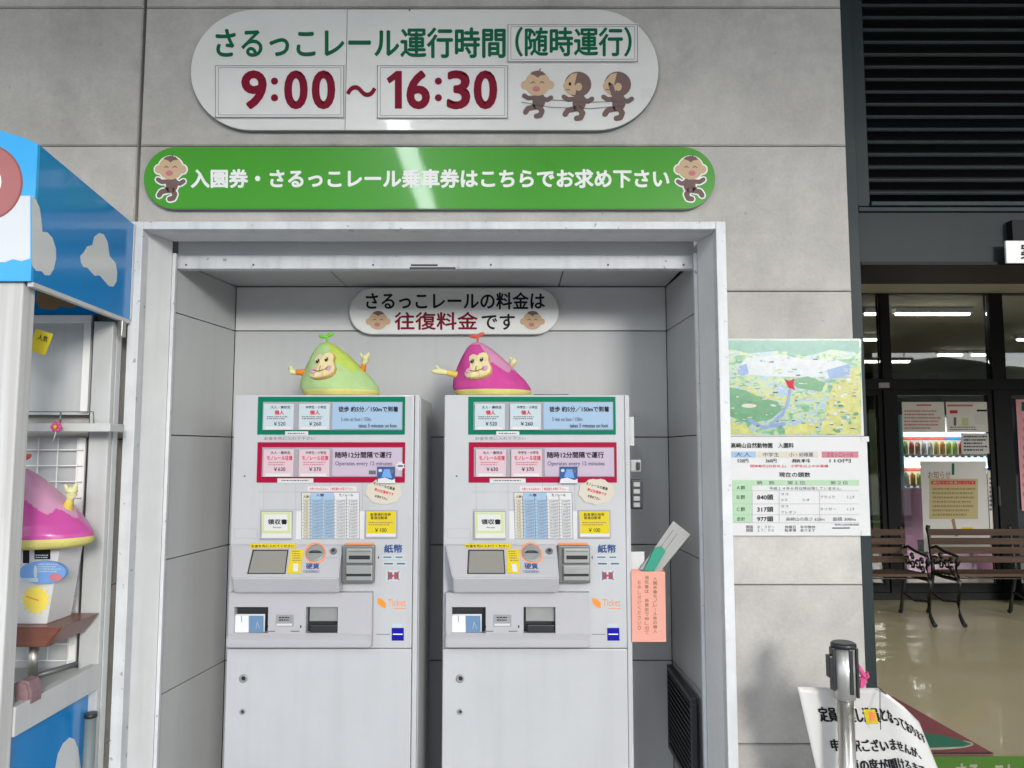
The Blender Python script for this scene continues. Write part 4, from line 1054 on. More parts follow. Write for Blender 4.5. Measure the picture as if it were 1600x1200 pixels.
box('upper_infill', max(xp0, xl0), xe, .40, .44, zp0 + .5, zl0 + .299, M_roomw, t) if False else None
x0, x1, z0, z1 = rectU(1572, 376, 1700, 411, Yl - .03)
t = thing('hanging_sign', 'small white sign plate on dark entrance lintel at right', 'sign', ((x0 + x1) / 2, Yl - .03, z0))
box('plate', x0, x1, Yl - .03, Yl - .022, z0, z1, M_white, t, .001)
F = Flat((0, Yl - .03, 0)); F.text('案内所', 1595, 381, 1670, 405, M_ink, 0, .02); F.build('lettering', t)
x0, x1, z0, z1 = rectU(1585, 342, 1640, 375, Yl - .03); box('mount', x0, x1, Yl - .02, Yl + .0115, z0, z1, M_frameb, t, .001)

# ================================================================== INNER STOREFRONT
YI = D_STORE
def gbar(a, b, c_, d, par, Y=YI, th=.08, nm='frame_bar'):
    x0, x1, z0, z1 = rectU(a, b, c_, d, Y)
    return box(nm, x0, x1, Y, Y + th, max(z0, 0), z1, M_frameb, par, .003)
st_ = thing('glass_entrance', 'black framed glass doors and transom windows at passage end', 'glass doors', (4, YI, 0))
UXp = lambda px, py=700: U(px, py, YI).x
ZZ = lambda py: U(1470, py, YI).z
z_head0, z_head1, z_t0, z_t1, z_k = ZZ(459), ZZ(449), ZZ(609), ZZ(592), ZZ(914)
zk0 = 0
xs_all = [XR - .1, UXp(1350), 8.95]
box('head_bar', XR - .1, 8.95, YI, YI + .1, z_head0, min(z_head1, ZC - .003), M_frameb, st_, .003)
box('transom_bar', XR - .1, 8.95, YI, YI + .1, z_t0, z_t1, M_frameb, st_, .003)
box('bottom_rail', XR - .1, 8.95, YI + .002, YI + .098, .003, .07, M_frameb, st_, .003)
muls = [(1384, 1399), (1557, 1579)]
pitch = UXp(1568) - UXp(1391)
xsm = [(UXp(a), UXp(b)) for a, b in muls]; xsm += [(xsm[1][0] + pitch * i, xsm[1][1] + pitch * i) for i in (1, 2, 3)]; xsm = [(XR - .1, XR - .04)] + xsm
for a, b in xsm:
    box('mullion', a, b, YI, YI + .1, z_t1 + .0005, z_head0 - .0005, M_frameb, st_, .003); box('mullion', a, b, YI, YI + .1, .0705, z_t0 - .0005, M_frameb, st_, .003)
for i in range(len(xsm) - 1):
    a, b = xsm[i][1] + .0005, xsm[i + 1][0] - .0005
    box('transom_pane', a, b, YI + .045, YI + .053, z_t1 + .0005, z_head0 - .0005, GLASS, st_)
    d = thing_d = box('door_frame', a, a + .05, YI + .02, YI + .08, .0705, z_t0 - .001, M_frameb, st_, .002)
    box('door_stile', b - .05, b, YI + .02, YI + .08, .0705, z_t0 - .001, M_frameb, d, .002)
    box('door_rail', a + .0505, b - .0505, YI + .02, YI + .08, z_t0 - .055, z_t0 - .001, M_frameb, d, .002)
    box('kick_plate', a + .0505, b - .0505, YI + .02, YI + .08, .0705, .16, M_frameb, d, .002)
    box('door_pane', a + .0505, b - .0505, YI + .045, YI + .053, .1605, z_t0 - .0555, GLASS, st_)
o = box('door_closer_label', UXp(1377), UXp(1393.5), YI - .006, YI - .001, ZZ(606), ZZ(598), M_pgrey, st_)
box('pull_handle', UXp(1552), UXp(1555), YI - .05, YI - .03, ZZ(790), ZZ(760), M_blk, st_, .004)

# room lamps (lit strips behind the glass)
def strip(px0, px1, py, label, Z=ZC - .07):
    p = UZ(px0, py, Z); q = UZ(px1, py, Z); yy = p.y
    t = thing('strip_lamp', label, 'ceiling light', ((p.x + q.x) / 2, yy, Z), 'ceiling strip lamps inside the building')
    box('housing', p.x - .02, q.x + .02, yy - .05, yy + .05, Z + .012, ZC - .001, M_vwhite, t, .003); box('tube', p.x, q.x, yy - .022, yy + .022, Z - .012, Z + .0115, M_tube2, t, .004)
strip(1400, 1514, 491, 'long lit ceiling strip seen through the transom window')
strip(1352, 1385, 491, 'short lit ceiling strip left of the black mullion')
strip(1466, 1503, 555, 'far lit ceiling strip left of the pair beside dark gap')
strip(1519, 1560, 555, 'far lit ceiling strip at right beside the wide mullion')
strip(1340, 1371, 531, 'farther lit ceiling strip at left behind narrow pane')
strip(1590, 1680, 531, 'lit ceiling strip beyond the right edge')
# unseen fill lamps added to brighten the passage, hidden behind the lintel
for i, (x, y) in enumerate(((2.6, 2.2), (5.2, 2.2))):
    t = thing('passage_fill_lamp', ('added fill lamp hidden over the left half of the passage', 'added fill lamp hidden over the right half of the passage')[i], 'ceiling light', (x, y, ZC - .06))
    box('housing', x - .6, x + .6, y - .08, y + .08, ZC - .33, ZC - .29, M_vwhite, t, .003); box('tube', x - .57, x + .57, y - .04, y + .04, ZC - .36, ZC - .3305, M_tube3, t, .004)
    for xx in (x - .5, x + .5): tubeo('hanger', [(xx, y, ZC - .289), (xx, y, ZC - .001)], .008, M_vwhite, t, 8)

# vending machine behind glass
YV = 6.9
def VX(a): return U(a, 700, YV).x
def VZ(b): return U(1478, b, YV).z
t = thing('vending_machine', 'lit drinks vending machine with pink base behind the glass doors', 'vending machine', (VX(1478), YV + .3, 0))
vx0, vx1 = VX(1408), VX(1551)
box('lower_body', vx0, vx1, YV, YV + .7, .02, VZ(765), M_vpink, t, .01)
box('upper_body', vx0, vx1, YV + .06, YV + .7, VZ(764.5), VZ(648), M_vwhite, t, .01)
box('display_back', vx0 + .03, vx1 - .03, YV + .055, YV + .0595, VZ(762), VZ(652), M_vlit, t)
box('side_trim', vx0, vx0 + .029, YV, YV + .059, VZ(764), VZ(648), mat('vending_cyan', (.25, .6, .75), .3), t); box('side_trim', vx1 - .029, vx1, YV, YV + .059, VZ(764), VZ(648), mat('vending_cyan', (.25, .6, .75), .3), t)
bc = [mat('bottle_%s' % n_, c_, .3, coat=.3) for n_, c_ in (('green', (.5, .7, .15)), ('orange', (.8, .38, .1)), ('yellow', (.8, .65, .2)), ('white', (.75, .75, .75)), ('tan', (.6, .42, .22)), ('red', (.7, .15, .12)))]
mred, mblu = mat('shelf_red', (.5, .1, .07), .4), mat('shelf_blue', (.05, .2, .6), .4)
for (yt, yb, nr) in ((688, 710, 0), (737, 757, 1)):
    zb_ = VZ(yb); zt_ = VZ(yt); hgt = zt_ - zb_
    box('shelf', vx0 + .03, vx1 - .03, YV + .005, YV + .054, zb_ - .02, zb_ - .001, M_paper, t)
    box('shelf_banner', vx0 + .03, VX(1480 if nr == 0 else 1460), YV + .03, YV + .054, zt_ + .003, zt_ + .05, mred, t); box('shelf_banner', VX(1481 if nr == 0 else 1461), vx1 - .03, YV + .03, YV + .054, zt_ + .003, zt_ + .05, mblu, t)
    box('shelf_lamp', vx0 + .05, vx1 - .05, YV - .004, YV + .012, zt_ + .051, zt_ + .06, M_tube2, t)
    for k_ in range(14):
        x = vx0 + .065 + k_ * (vx1 - vx0 - .13) / 13
        bm = bmesh.new(); r_ = .031; tube(bm, [(x, YV + .028, zb_ + .0), (x, YV + .028, zb_ + hgt * .72), (x, YV + .028, zb_ + hgt * .88), (x, YV + .028, zb_ + hgt * .97)], [r_, r_, r_ * .45, r_ * .45], 10); link('drink_bottle', bm, bc[(k_ * 5 + nr * 2 + k_ // 4) % 6], t)
        box('select_button', x - .02, x + .02, YV - .004, YV + .0045, zb_ - .035, zb_ - .02, (mblu, mred)[(k_ // 5 + nr) % 2], t)
box('dispensing_flap', vx0 + .15, vx1 - .45, YV - .004, YV - .0005, .25, .42, M_blk, t, .002)
box('coin_panel', VX(1528), VX(1548), YV - .006, YV - .0005, VZ(830), VZ(775), M_gun, t, .002)

def poster(name, label, cat, a, b, c_, d, Y, m, fn=None, rot=0):
    x0, x1, z0, z1 = rectU(a, b, c_, d, Y); t = thing(name, label, cat, ((x0 + x1) / 2, Y, z0))
    box('sheet', x0, x1, Y, Y + .0025, z0, z1, m, t)
    if fn: F = Flat((0, Y, 0), lift=.001); fn(F); F.build('print', t)
    return t
Yg = YI + .035
M_pgr = mat('paper_greyish', (.66, .64, .60), .6)
def f1(F): F.rect(1432, 632, 1455, 634, M_red, 1); lines(F, 1413, 640, 1470, 672, 6, M_pinkc, 1, 11)
def f2(F): F.rect(1480, 632, 1520, 635, M_pinkc, 1); F.rect(1484, 641, 1496, 646, M_red, 1); F.rect(1526, 640, 1542, 643, M_ink, 1); F.rect(1503, 653, 1513, 665, M_limeb, 1); F.rect(1490, 652, 1494, 665, M_ink2, 1); F.poly([(1520, 648), (1540, 644), (1540, 664), (1524, 662)], M_paper, 1); lines(F, 1484, 666, 1540, 673, 2, M_ink2, 1, 2)
poster('paper_notice', 'grey notice with red lines on the glass, left of two', 'notice', 1410, 628, 1476, 675, Yg, M_pgr, f1)
poster('paper_notice', 'grey notice with small pictures on the glass, right of two', 'notice', 1479, 628, 1545, 675, Yg, M_pgr, f2)
poster('paper_notice', 'small white notice with black lines below the picture notice', 'notice', 1502, 677, 1547, 709, Yg, M_paper, lambda F: lines(F, 1506, 680, 1543, 706, 5, M_ink, 1, 21))
def f3(F):
    F.rect(1452, 748, 1528, 811, M_bei2, 1); F.text('お知らせ', 1450, 736, 1485, 748, M_tan, 2, .01); F.rect(1455, 751, 1524, 757, M_red, 2); F.text('構内での飲食について', 1457, 752, 1522, 756, M_cream, 3, .0); lines(F, 1457, 761, 1524, 808, 7, M_tan, 2, 31)
    F.poly([(1486, 812), (1491, 810), (1497, 838), (1492, 838)], M_tan, 1); F.rect(1503, 824, 1520, 830, M_yel, 1); F.rect(1487, 724, 1491, 742, M_dgreen, 2)
M_bei2 = mat('notice_khaki', (.42, .37, .17), .6)
YBd = YI - .06
t = poster('white_board', 'white board with khaki notice standing at the glass door', 'notice board', 1441, 721, 1544, 862, YBd, M_paper, f3)
poster('pink_poster', 'pink poster with green heading at the right edge', 'poster', 1592, 624, 1660, 798, YI + .033, mat('poster_pink', (.62, .28, .32), .5), lambda F: (F.rect(1596, 628, 1660, 642, M_dgreen, 1), lines(F, 1598, 650, 1650, 780, 9, M_pinkc, 1, 7)))
poster('yellow_green_poster', 'yellow-green banner hanging in room right of vending machine', 'banner', 1552, 634, 1572, 745, 7.2, mat('banner_lime', (.36, .42, .05), .5))
poster('tall_banner', 'narrow white and pink banner behind the left glass door', 'banner', 1373, 650, 1384, 860, 6.4, mat('banner_pinkwhite', (.5, .4, .42), .5), lambda F: (F.rect(1374, 652, 1383, 670, M_limeb, 1), F.rect(1374, 720, 1383, 745, M_red, 1), F.rect(1374, 780, 1383, 850, M_pinkc, 1)))
poster('green_banner', 'green banner behind the narrow left glass door pane', 'banner', 1361, 640, 1371, 850, 6.6, mat('banner_green', (.16, .22, .06), .5))
def f4(F): F.rect(1548, 706, 1562, 722, M_cream, 1); F.ell(1556, 780, 5, 4, M_yel, 1); lines(F, 1546, 745, 1562, 800, 8, M_ink2, 1, 51)
poster('white_leaflets', 'pale leaflets on the glass right of the white board', 'leaflet', 1545, 735, 1558, 828, Yg, M_pgr, f4)
o = box('ticket_office_panel', U(1585, 700, 8).x, 8.9, 8.0, 8.1, 0, 2.2, mat('booth_blue', (.02, .03, .10), .5)); tag(o, 'dark blue booth panel inside the room at right', 'panel')
o = box('grey_cabinet', 3.5, 3.9, 10.5, 11, 0, 1.9, M_roomw); tag(o, 'tall olive cabinet deep inside the room', 'cabinet')

# ================================================================== BENCHES
def bench(label, x0, x1, near_left):
    yb, yf = 4.68, 4.22
    t = thing('park_bench', label, 'bench', ((x0 + x1) / 2, 4.45, 0), 'slatted benches before the glass doors')
    for i, (y, z) in enumerate(((yb - .02, .745), (yb - .035, .665), (yb - .05, .585), (yb - .065, .505))):
        bm = bmesh.new(); bx(bm, x0, x1, y - .012, y + .012, z - .029, z + .029, .004); link('back_slat', bm, M_slat, t)
    for i in range(5):
        y = yb - .10 - i * .078; z = .405 + .004 * i
        bm = bmesh.new(); bx(bm, x0, x1, y - .031, y + .031, z - .012, z + .012, .004); link('seat_slat', bm, M_slat, t)
    for x in (x0 + .02, x1 - .02, (x0 + x1) / 2):
        bm = bmesh.new()
        def S(pts, r=.014): tube(bm, [(x, a, b) for a, b in pts], r, 8)
        S([(yb + .0, .80), (yb + .012, .77), (yb - .005, .72), (yb - .02, .60), (yb - .045, .48), (yb - .05, .40), (yb - .02, .28), (yb + .03, .12), (yb + .05, .03), (yb + .07, .012)], [.02, .018, .016, .015, .017, .02, .016, .014, .018, .02])
        S([(yb - .05, .385), (yb - .2, .375), (yf + .03, .385), (yf - .005, .37), (yf - .0, .3), (yf + .03, .18), (yf + .01, .08), (yf - .03, .03), (yf - .06, .012)], [.018, .016, .018, .02, .017, .014, .015, .018, .02])
        if x != (x0 + x1) / 2:
            S([(yb - .025, .60), (yb - .12, .63), (yb - .25, .60), (yf + .02, .585), (yf - .02, .55), (yf + .01, .51), (yf + .04, .53)], .013)
            S([(yf + .02, .56), (yf + .04, .48), (yf + .0, .40)], .011)
            for (cy_, cz_, cr_) in ((yb - .10, .50, .045), (yb - .19, .475, .04), (yb - .19, .55, .032), (yb - .28, .49, .045), (yb - .36, .455, .035), (yb - .35, .53, .03)):
                S([(cy_ + cr_ * (1 - .06 * q) * math.cos(q * .7), cz_ + cr_ * (1 - .06 * q) * math.sin(q * .7)) for q in range(11)], .0085)
        S([(yb - .0, .2), (yb - .2, .16), (yf + .02, .2)], .009)
        link('end_frame' if x != (x0 + x1) / 2 else 'centre_leg', bm, M_iron, t)
    bm = bmesh.new(); bx(bm, x0 + .02, x1 - .02, 4.42, 4.45, .36, .37); link('under_rail', bm, M_iron, t)
XE = U(1412, 900, 4.66).x
bench('slatted brown bench on the left with cast iron end frame', XE - 1.5, XE + .02, False)
bench('slatted brown bench on the right running out of the frame', XE + .235, XE + 1.78, True)
# shoe-height dark plinth block at glass foot left as in the photo: umbrella stands
t = thing('planter_box', 'low dark box under the right bench near the glass', 'box', (5.1, 5.0, 0)); box('body', 5.0, 5.25, 4.9, 5.15, 0, .3, M_frameb, t, .01)

# ================================================================== FLOOR MATS
Zm = .006
t = thing('red_mat', 'red floor mat with green ellipse inside the entrance', 'mat', (2.0, 1.5, 0))
Pm = lambda a, b, z=Zm: UZ(a, b, z)
p_fr = Pm(1552, 1177); p_bk = Pm(1395, 1088)
bm = bmesh.new()
q = [p_fr, p_bk, Vector((p_bk.x - .55, p_bk.y - .05, Zm)), Vector((p_fr.x - 1.1, p_fr.y, Zm))]
vsq = [bm.verts.new((v.x, v.y, -.002)) for v in q] ; vst = [bm.verts.new((v.x, v.y, Zm)) for v in q]
bm.faces.new(vst); bm.faces.new(vsq[::-1])
for i in range(4): bm.faces.new((vst[i], vst[(i + 1) % 4], vsq[(i + 1) % 4], vsq[i]))
bmesh.ops.recalc_face_normals(bm, faces=bm.faces)
link('mat_sheet', bm, mat('mat_red', (.23, .06, .075), .8, var=.1, vscale=30, bump=.3, bscale=300), t)
F = Flat((0, 0, Zm), (0, 0, 1), lift=.001)
F.ell(1450, 1163, 71, 9, M_cream, 0, n=40); F.poly([(1380, 1162), (1400, 1152), (1440, 1145), (1470, 1149), (1500, 1156), (1519, 1163), (1505, 1167), (1450, 1169), (1400, 1168)], mat('mat_green', (.02, .16, .10), .8), 1)
F.poly([(1400, 1176.5), (1552, 1176), (1549, 1178.5), (1400, 1179)], M_blk, 2); F.build('mat_print', t)
p1_, p2_ = Pm(1430, 1181), Pm(1700, 1179)
t = thing('green_floor_banner', 'bright green floor banner with pale lettering at the entrance', 'mat', (p1_.x + .5, p1_.y - .2, 0))
box('mat_sheet', p1_.x, p1_.x + 1.7, p1_.y - .45, p1_.y - .01, -.003, .007, mat('mat_bright_green', (.10, .26, .03), .7, var=.06, vscale=20), t)
F = Flat((0, 0, .007), (0, 0, 1), lift=.0008); F.text('さるっこレールのりば', 1494, 1192, 1690, 1222, M_cream, 0, .03); F.build('lettering', t)

# ================================================================== STANCHION AND ITS PAPER
use(None)
Ysn = -.30
cx = U(1321, 1100, Ysn).x; zt_s = U(1321, 1003, Ysn).z; rpost = .0225
t = thing('barrier_post', 'stainless belt barrier post with black cap beside the wall', 'barrier post', (cx, Ysn, 0))
bm = bmesh.new(); tube(bm, [(cx, Ysn, .02), (cx, Ysn, zt_s - .155)], rpost, 32); link('post', bm, M_chrome, t)
bm = bmesh.new(); tube(bm, [(cx, Ysn, zt_s - .155), (cx, Ysn, zt_s - .152), (cx, Ysn, zt_s - .014)], [rpost, .0285, .0285], 32); hd = link('head', bm, mat('satin_steel', (.55, .54, .51), .38, metal=.75), t)
bm = bmesh.new(); tube(bm, [(cx, Ysn, zt_s - .0138), (cx, Ysn, zt_s - .004), (cx, Ysn, zt_s)], [.034, .034, .029], 32); link('cap', bm, M_blk, t)
box('belt_slot', cx + .002, cx + .013, Ysn - .031, Ysn - .02, zt_s - .135, zt_s - .0142, M_blk, t, .002)
box('side_channel', cx - .0365, cx - .029, Ysn - .012, Ysn + .012, zt_s - .13, zt_s - .0142, M_blk, t, .002)
box('belt_clip', cx - .047, cx - .037, Ysn - .016, Ysn + .012, zt_s - .095, zt_s - .035, M_blk, t, .003)
box('side_channel', cx + .029, cx + .0365, Ysn - .012, Ysn + .012, zt_s - .15, zt_s - .0142, M_blk, t, .002)
bm = bmesh.new(); tube(bm, [(cx, Ysn, 0), (cx, Ysn, .012), (cx, Ysn, .02)], [.17, .17, .03], 40); link('base', bm, M_chrome, t)
def tcurve(u):
    P = [(0, 1246, 1073), (.3, 1318, 1075), (.55, 1372, 1075), (.62, 1383, 1082), (.8, 1412, 1104), (1, 1436, 1128)]
    for i in range(len(P) - 1):
        if P[i][0] <= u <= P[i + 1][0]:
            k = (u - P[i][0]) / (P[i + 1][0] - P[i][0]); return (P[i][1] * (1 - k) + P[i + 1][1] * k, P[i][2] * (1 - k) + P[i + 1][2] * k)
    return P[-1][1:]
def sheetpt(u, v):
    a, b = tcurve(max(0, min(1, u))); dxx = 29 + 8 * u; dyy = 127 - 45 * max(0, u - .5) * 2 * .8
    Y = -.262 + .02 * math.sin(u * 5 + .5) + .09 * max(0, u - .5) ** 2 + .01 * v
    return U(a + dxx * v, b + dyy * v, Y)
bm = bmesh.new(); NU, NV = 40, 24; gv = [[bm.verts.new(sheetpt(i / NU, j / NV * 2.1)) for i in range(NU + 1)] for j in range(NV + 1)]
for j in range(NV):
    for i in range(NU): bm.faces.new((gv[j][i], gv[j][i + 1], gv[j + 1][i + 1], gv[j + 1][i])).smooth = True
bmesh.ops.recalc_face_normals(bm, faces=bm.faces)
zmin = min(v.co.z for v in bm.verts)
t = thing('paper_sign', 'curling laminated paper notice tied to the barrier post', 'notice', (cx, -.26, zmin))
pm = link('sheet', bm, mat('laminated_paper', (0.592, 0.584, 0.560), .35, var=.03, coat=.4), t)
sd_ = pm.modifiers.new('thickness', 'SOLIDIFY'); sd_.thickness = .0006; sd_.offset = 0
F = Flat((0, 0, 0), (0, -1, 0), lift=.0022, fn=lambda u, v: sheetpt(u, v))
F.text('定員に達し満員となっております', .10, .24, .97, .42, M_ink, 0, .02)
F.rect(.40, .26, .485, .44, M_yel, 0); F.rect(.43, .29, .475, .40, M_org, 1)
F.text('申し訳ございませんが、', .13, .63, .80, .78, M_ink, 0, .02); F.text('乗車の席が開けるまで', .15, .87, .80, 1.03, M_ink, 0, .02); F.text('しばらくお待ちください', .15, 1.12, .8, 1.28, M_ink, 0, .02)
F.build('lettering', t)
use(None)
c = lambda a, b, Y: U(a, b, Y)
t = thing('pink_ribbon', 'pink ribbon knotted to the right side of barrier post', 'ribbon', c(1347, 1078, -.28))
pr = mat('ribbon_pink', (.55, .06, .20), .5, bump=.3, bscale=60)
for pts in ([(1338, 1036), (1343, 1038), (1356, 1058), (1352, 1063), (1341, 1048)], [(1343, 1060), (1352, 1058), (1356, 1066), (1350, 1075), (1342, 1076)], [(1352, 1056), (1357, 1050), (1359, 1058), (1355, 1062)]):
    prismo('ribbon_loop', [(c(a, b, -.29).x, c(a, b, -.29).z) for a, b in pts], -.292, -.278, pr, t, .003)
use(None)
bm = bmesh.new(); tube(bm, [c(1340, 1056, -.285), c(1352, 1066, -.29), c(1362, 1070, -.285), c(1372, 1074, -.275), c(1385, 1085, -.27)], .0015, 6)
tube(bm, [c(1375, 1076, -.275), c(1375, 1100, -.285), c(1376, 1140, -.285)], .0012, 6)
tag(link('black_string', bm, M_blk), 'thin black string tying the paper notice to the post', 'string')

# ================================================================== KIOSK AT THE LEFT
XK = -1.243
yf = UX(48, 440, XK).y; yr = -.03
zkb = UX(48, 439, XK).z; zkt = UX(48, 218, XK).z; zrt = UX(203, 347, XK).z; zrb = UX(203, 500, XK).z
t = kk = thing('souvenir_kiosk', 'blue and white souvenir kiosk with cloud pictures by the wall', 'kiosk', (-1.9, (yf + yr) / 2, 0))
# header
prismx('header_side', [(yf + .0105, zkb), (yr, zrb), (yr, zrt), (yf + .0105, zkt)], XK - .012, XK, M_blue, t)
pf = [(XK, zkb), (XK, zkt)]
for px_ in (36, 24, 12, 0, -20, -60, -120, -200, -300):
    pf.append((U(px_, 300, yf).x, U(px_, 218 - 19 * math.sin(min(1, (48 - px_) / 200) * math.pi / 2) * (1.9 if px_ < 0 else 1.0 + (48 - px_) / 60), yf).z))
pf += [(pf[-1][0], zkb)]
hf = prismo('header_front', pf, yf - .001, yf + .010, M_blue2, t)
x_l = pf[-1][0]
box('header_back', x_l, XK - .0125, yr - .02, yr - .008, zkb - .0, zrt - .02, M_blue, t)
prismx('header_side', [(yf + .0105, zkb), (yr, zrb), (yr, zrt), (yf + .0105, zkt)], x_l, x_l + .012, M_blue, t)
prismx('header_roof', [(yf + .0105, zkt - .03), (yr - .021, zrt - .03), (yr - .021, zrt - .02), (yf + .0105, zkt - .02)], x_l + .0125, XK - .0125, M_wpaint, t)
prismx('corner_trim', [(yr - .002, zrb), (yr + .006, zrb), (yr + .006, zrt), (yr - .002, zrt)], XK + .0005, XK + .004, M_machs, t)
bm = bmesh.new(); bx(bm, XK - .02, XK + .003, yf - .003, yf - .0012, zkb, zkt - .003); 
link('corner_trim', bm, M_pblue, t) if False else bm.free()
prismx('bottom_trim', [(yf + .01, zkb - .0125), (yr, zrb - .0125), (yr, zrb - .0005), (yf + .01, zkb - .0005)], XK - .014, XK + .001, M_wpaint, t)
# clouds on the header side and front (flat print)
F = Flat((XK, 0, 0), (1, 0, 0), lift=.0004)
F.poly([(49.5, 306), (56, 312), (62, 325), (64, 340), (66, 362), (74, 363), (82, 372), (87, 388), (87.5, 404), (84, 420), (78, 430), (70, 430), (65, 424), (56, 423), (50, 415), (49.5, 410)], M_cloud, 0)
F.build('cloud_picture', t); F = Flat((XK, 0, 0), (1, 0, 0), lift=.0004)
F.poly([(155, 364), (162, 366), (168, 378), (171, 400), (180, 410), (183, 425), (182, 440), (177, 448), (170, 447), (162, 438), (155, 430), (148, 431), (142, 425), (136, 418), (130, 417), (126, 410), (125, 400), (130, 395), (136, 385), (144, 383), (147, 370)], M_cloud, 0)
F.build('cloud_picture', t)
F = Flat((0, yf - .001, 0))
M_cl2 = mat('kiosk_front_cloud', (0.577, 0.608, 0.640), .35)
F.poly([(47.5, 306), (47.5, 404), (34, 408), (20, 405), (8, 410), (-40, 408), (-60, 380), (-40, 320), (0, 306)], M_cl2, 0); F.build('cloud_picture', t); F = Flat((0, yf - .001, 0))
F.ell(-22, 285, 58, 60, mat('disc_rim', (.25, .06, .06), .4), 1, n=48); F.ell(-22, 285, 55, 57, M_mar2, 2, n=48); F.ell(-20, 284, 23, 26, M_letw, 3); F.ell(-22, 284, 15, 18, M_mar2, 4)
F.build('round_emblem', t)
F = Flat((0, yr - .02, 0)); F.poly([(60, 452), (72, 458), (100, 463), (112, 466), (122, 478), (110, 481), (95, 479), (85, 484), (62, 482), (56, 470)], M_tan, 0); F.build('brown_picture', t)
# posts
box('front_post', XK - .125, XK - .026, yf + .012, yf + .064, 0, zkb + .001, M_wpost, t, .004)
box('front_post', x_l + .03, x_l + .08, yf + .012, yf + .064, 0, zkb - .001, M_wpost, t, .004)
xrp = XK - .026
box('rear_post', xrp - .062, xrp, yr - .05, yr - .006, 0, zrb - .013, M_wpaint, t, .003)
box('rear_batten', XK - .0255, U(192, 500, yr).x, yr - .03, yr + .0, 0, zrb - .014, M_wpaint, t, .002)
# clamp
box('clamp', XK - .012, XK + .006, yr - .055, yr - .031, U(195, 530, yr).z, U(195, 505, yr).z, M_chrome, t, .003)
# shelf standards + back board + wire grid
Yk = yr - .012
xb0, xb1 = x_l + .1, U(139, 600, Yk).x
zc = .80
bd = box('back_board', xb0, xb1 + .004, Yk, Yk + .006, U(90, 648, Yk).z, U(90, 492, Yk).z, M_wpaint, t)
for a in ((xb0, xb1 + .004, U(90, 505, Yk).z, U(90, 493, Yk).z), (xb1 - .02, xb1 + .0035, U(90, 645, Yk).z, U(90, 505.5, Yk).z)): box('board_rim', a[0], a[1], Yk - .010, Yk - .0004, a[2], a[3], M_letw, bd, .002)
box('shelf_standard', xb1 + .008, xb1 + .018, Yk - .004, Yk + .004, zc, U(90, 495, Yk).z, M_blk, t)
zg1 = U(90, 684, Yk).z
gz = thing_g = None
bm = bmesh.new()
for i in range(22):
    x = xb1 - .02 - i * .062
    if x < xb0: break
    tube(bm, [(x, Yk - .012, zc + .05), (x, Yk - .012, zg1)], .0022, 6)
for i in range(16):
    z_ = zc + .05 + i * .05
    if z_ > zg1: break
    tube(bm, [(xb0, Yk - .0166, z_), (xb1, Yk - .0166, z_)], .0022, 6)
link('wire_grid', bm, M_letw, t)
box('grid_backing', xb0, xb1 - .004, Yk, Yk + .006, zc + .02, zg1, M_alc, t)
box('grid_border', xb1 - .024, xb1 + .003, Yk - .010, Yk - .0005, zc + .02, zg1, M_letw, t, .002)
# shelf
zs_ = U(100, 674, -.2).z; ysf = -.17
box('shelf', xb0, U(172, 667, ysf).x, ysf, yr - .0525, zs_, zs_ + .025, M_wpaint, t, .003)
bm = bmesh.new(); za_ = U(90, 643, ysf).z
tube(bm, [(xb0, ysf + .01, za_), (U(143, 643, ysf).x, ysf + .01, za_)], .002, 6); tube(bm, [(U(92, 643, ysf).x, ysf + .01, za_), (U(92, 643, ysf).x, ysf + .01, zs_ + .02)], .003, 6)
tube(bm, [(U(143, 643, ysf).x, ysf + .01, za_), (U(145, 643, ysf).x, ysf + .01, zs_ + .02)], .002, 6)
link('guard_rail', bm, M_gun, t)
# counter
ycf, zct = yf + .03, UX(30, 1150, XK - .03).z
zct = U(165, 1037, yr - .05).z
prismx('counter_edge', [(ycf - .03, zct - .075), (yr - .052, zct - .075), (yr - .052, zct), (ycf - .03, zct)], XK - .075, XK - .02, M_wpaint, t) if False else None
box('counter_top', x_l, XK - .05, yf + .066, yr - .052, zct - .03, zct - .012, M_wpaint, t)
box('counter_rim', XK - .0495, XK - .022, yf + .0665, yr - .052, zct - .075, zct, M_wpaint, t, .003)
box('side_board', XK - .058, XK - .0505, yf + .0665, yr - .052, .03, zct - .031, M_blue, t)
Xsb = XK - .0505
F = Flat((Xsb, 0, 0), (1, 0, 0), lift=.0004)
F.poly([(86, 1200), (90, 1178), (98, 1162), (108, 1152), (116, 1155), (122, 1170), (126, 1200), (124, 1215), (88, 1215)], M_cloud, 0); F.build('cloud_picture', t)
box('front_board', x_l, XK - .126, yf + .03, yf + .04, .03, zct - .08, M_blue2, t)
use(None)
# wares inside
o = poster('yellow_card', 'small yellow card with black print hanging in the kiosk', 'card', 44, 516, 72, 551, -.3, M_yel, lambda F: F.text('人気', 52, 522, 68, 531, M_ink, 1)); o.rotation_euler = (0, R(18), 0)
c_ = U(88, 667, ysf - .02)
t = thing('flower_charm', 'small red flower charm on the white kiosk shelf', 'charm', c_)
bm = bmesh.new()
for i in range(6): ellipsoid(bm, c_ + Vector((.010 * math.cos(i * 1.05), 0, .010 * math.sin(i * 1.05))), (.008, .005, .008), None, 8)
link('petals', bm, pr, t); bm = bmesh.new(); ellipsoid(bm, c_ + Vector((0, -.006, 0)), (.006, .004, .006), None, 8); link('centre', bm, M_yel, t)
tubeo('cord', [c_ + Vector((0, 0, -.01)), c_ + Vector((-.004, 0, -.03)), c_ + Vector((-.01, 0, -.045))], .001, M_letw, t)
YT = -.24
ck = U(76, 853, YT)
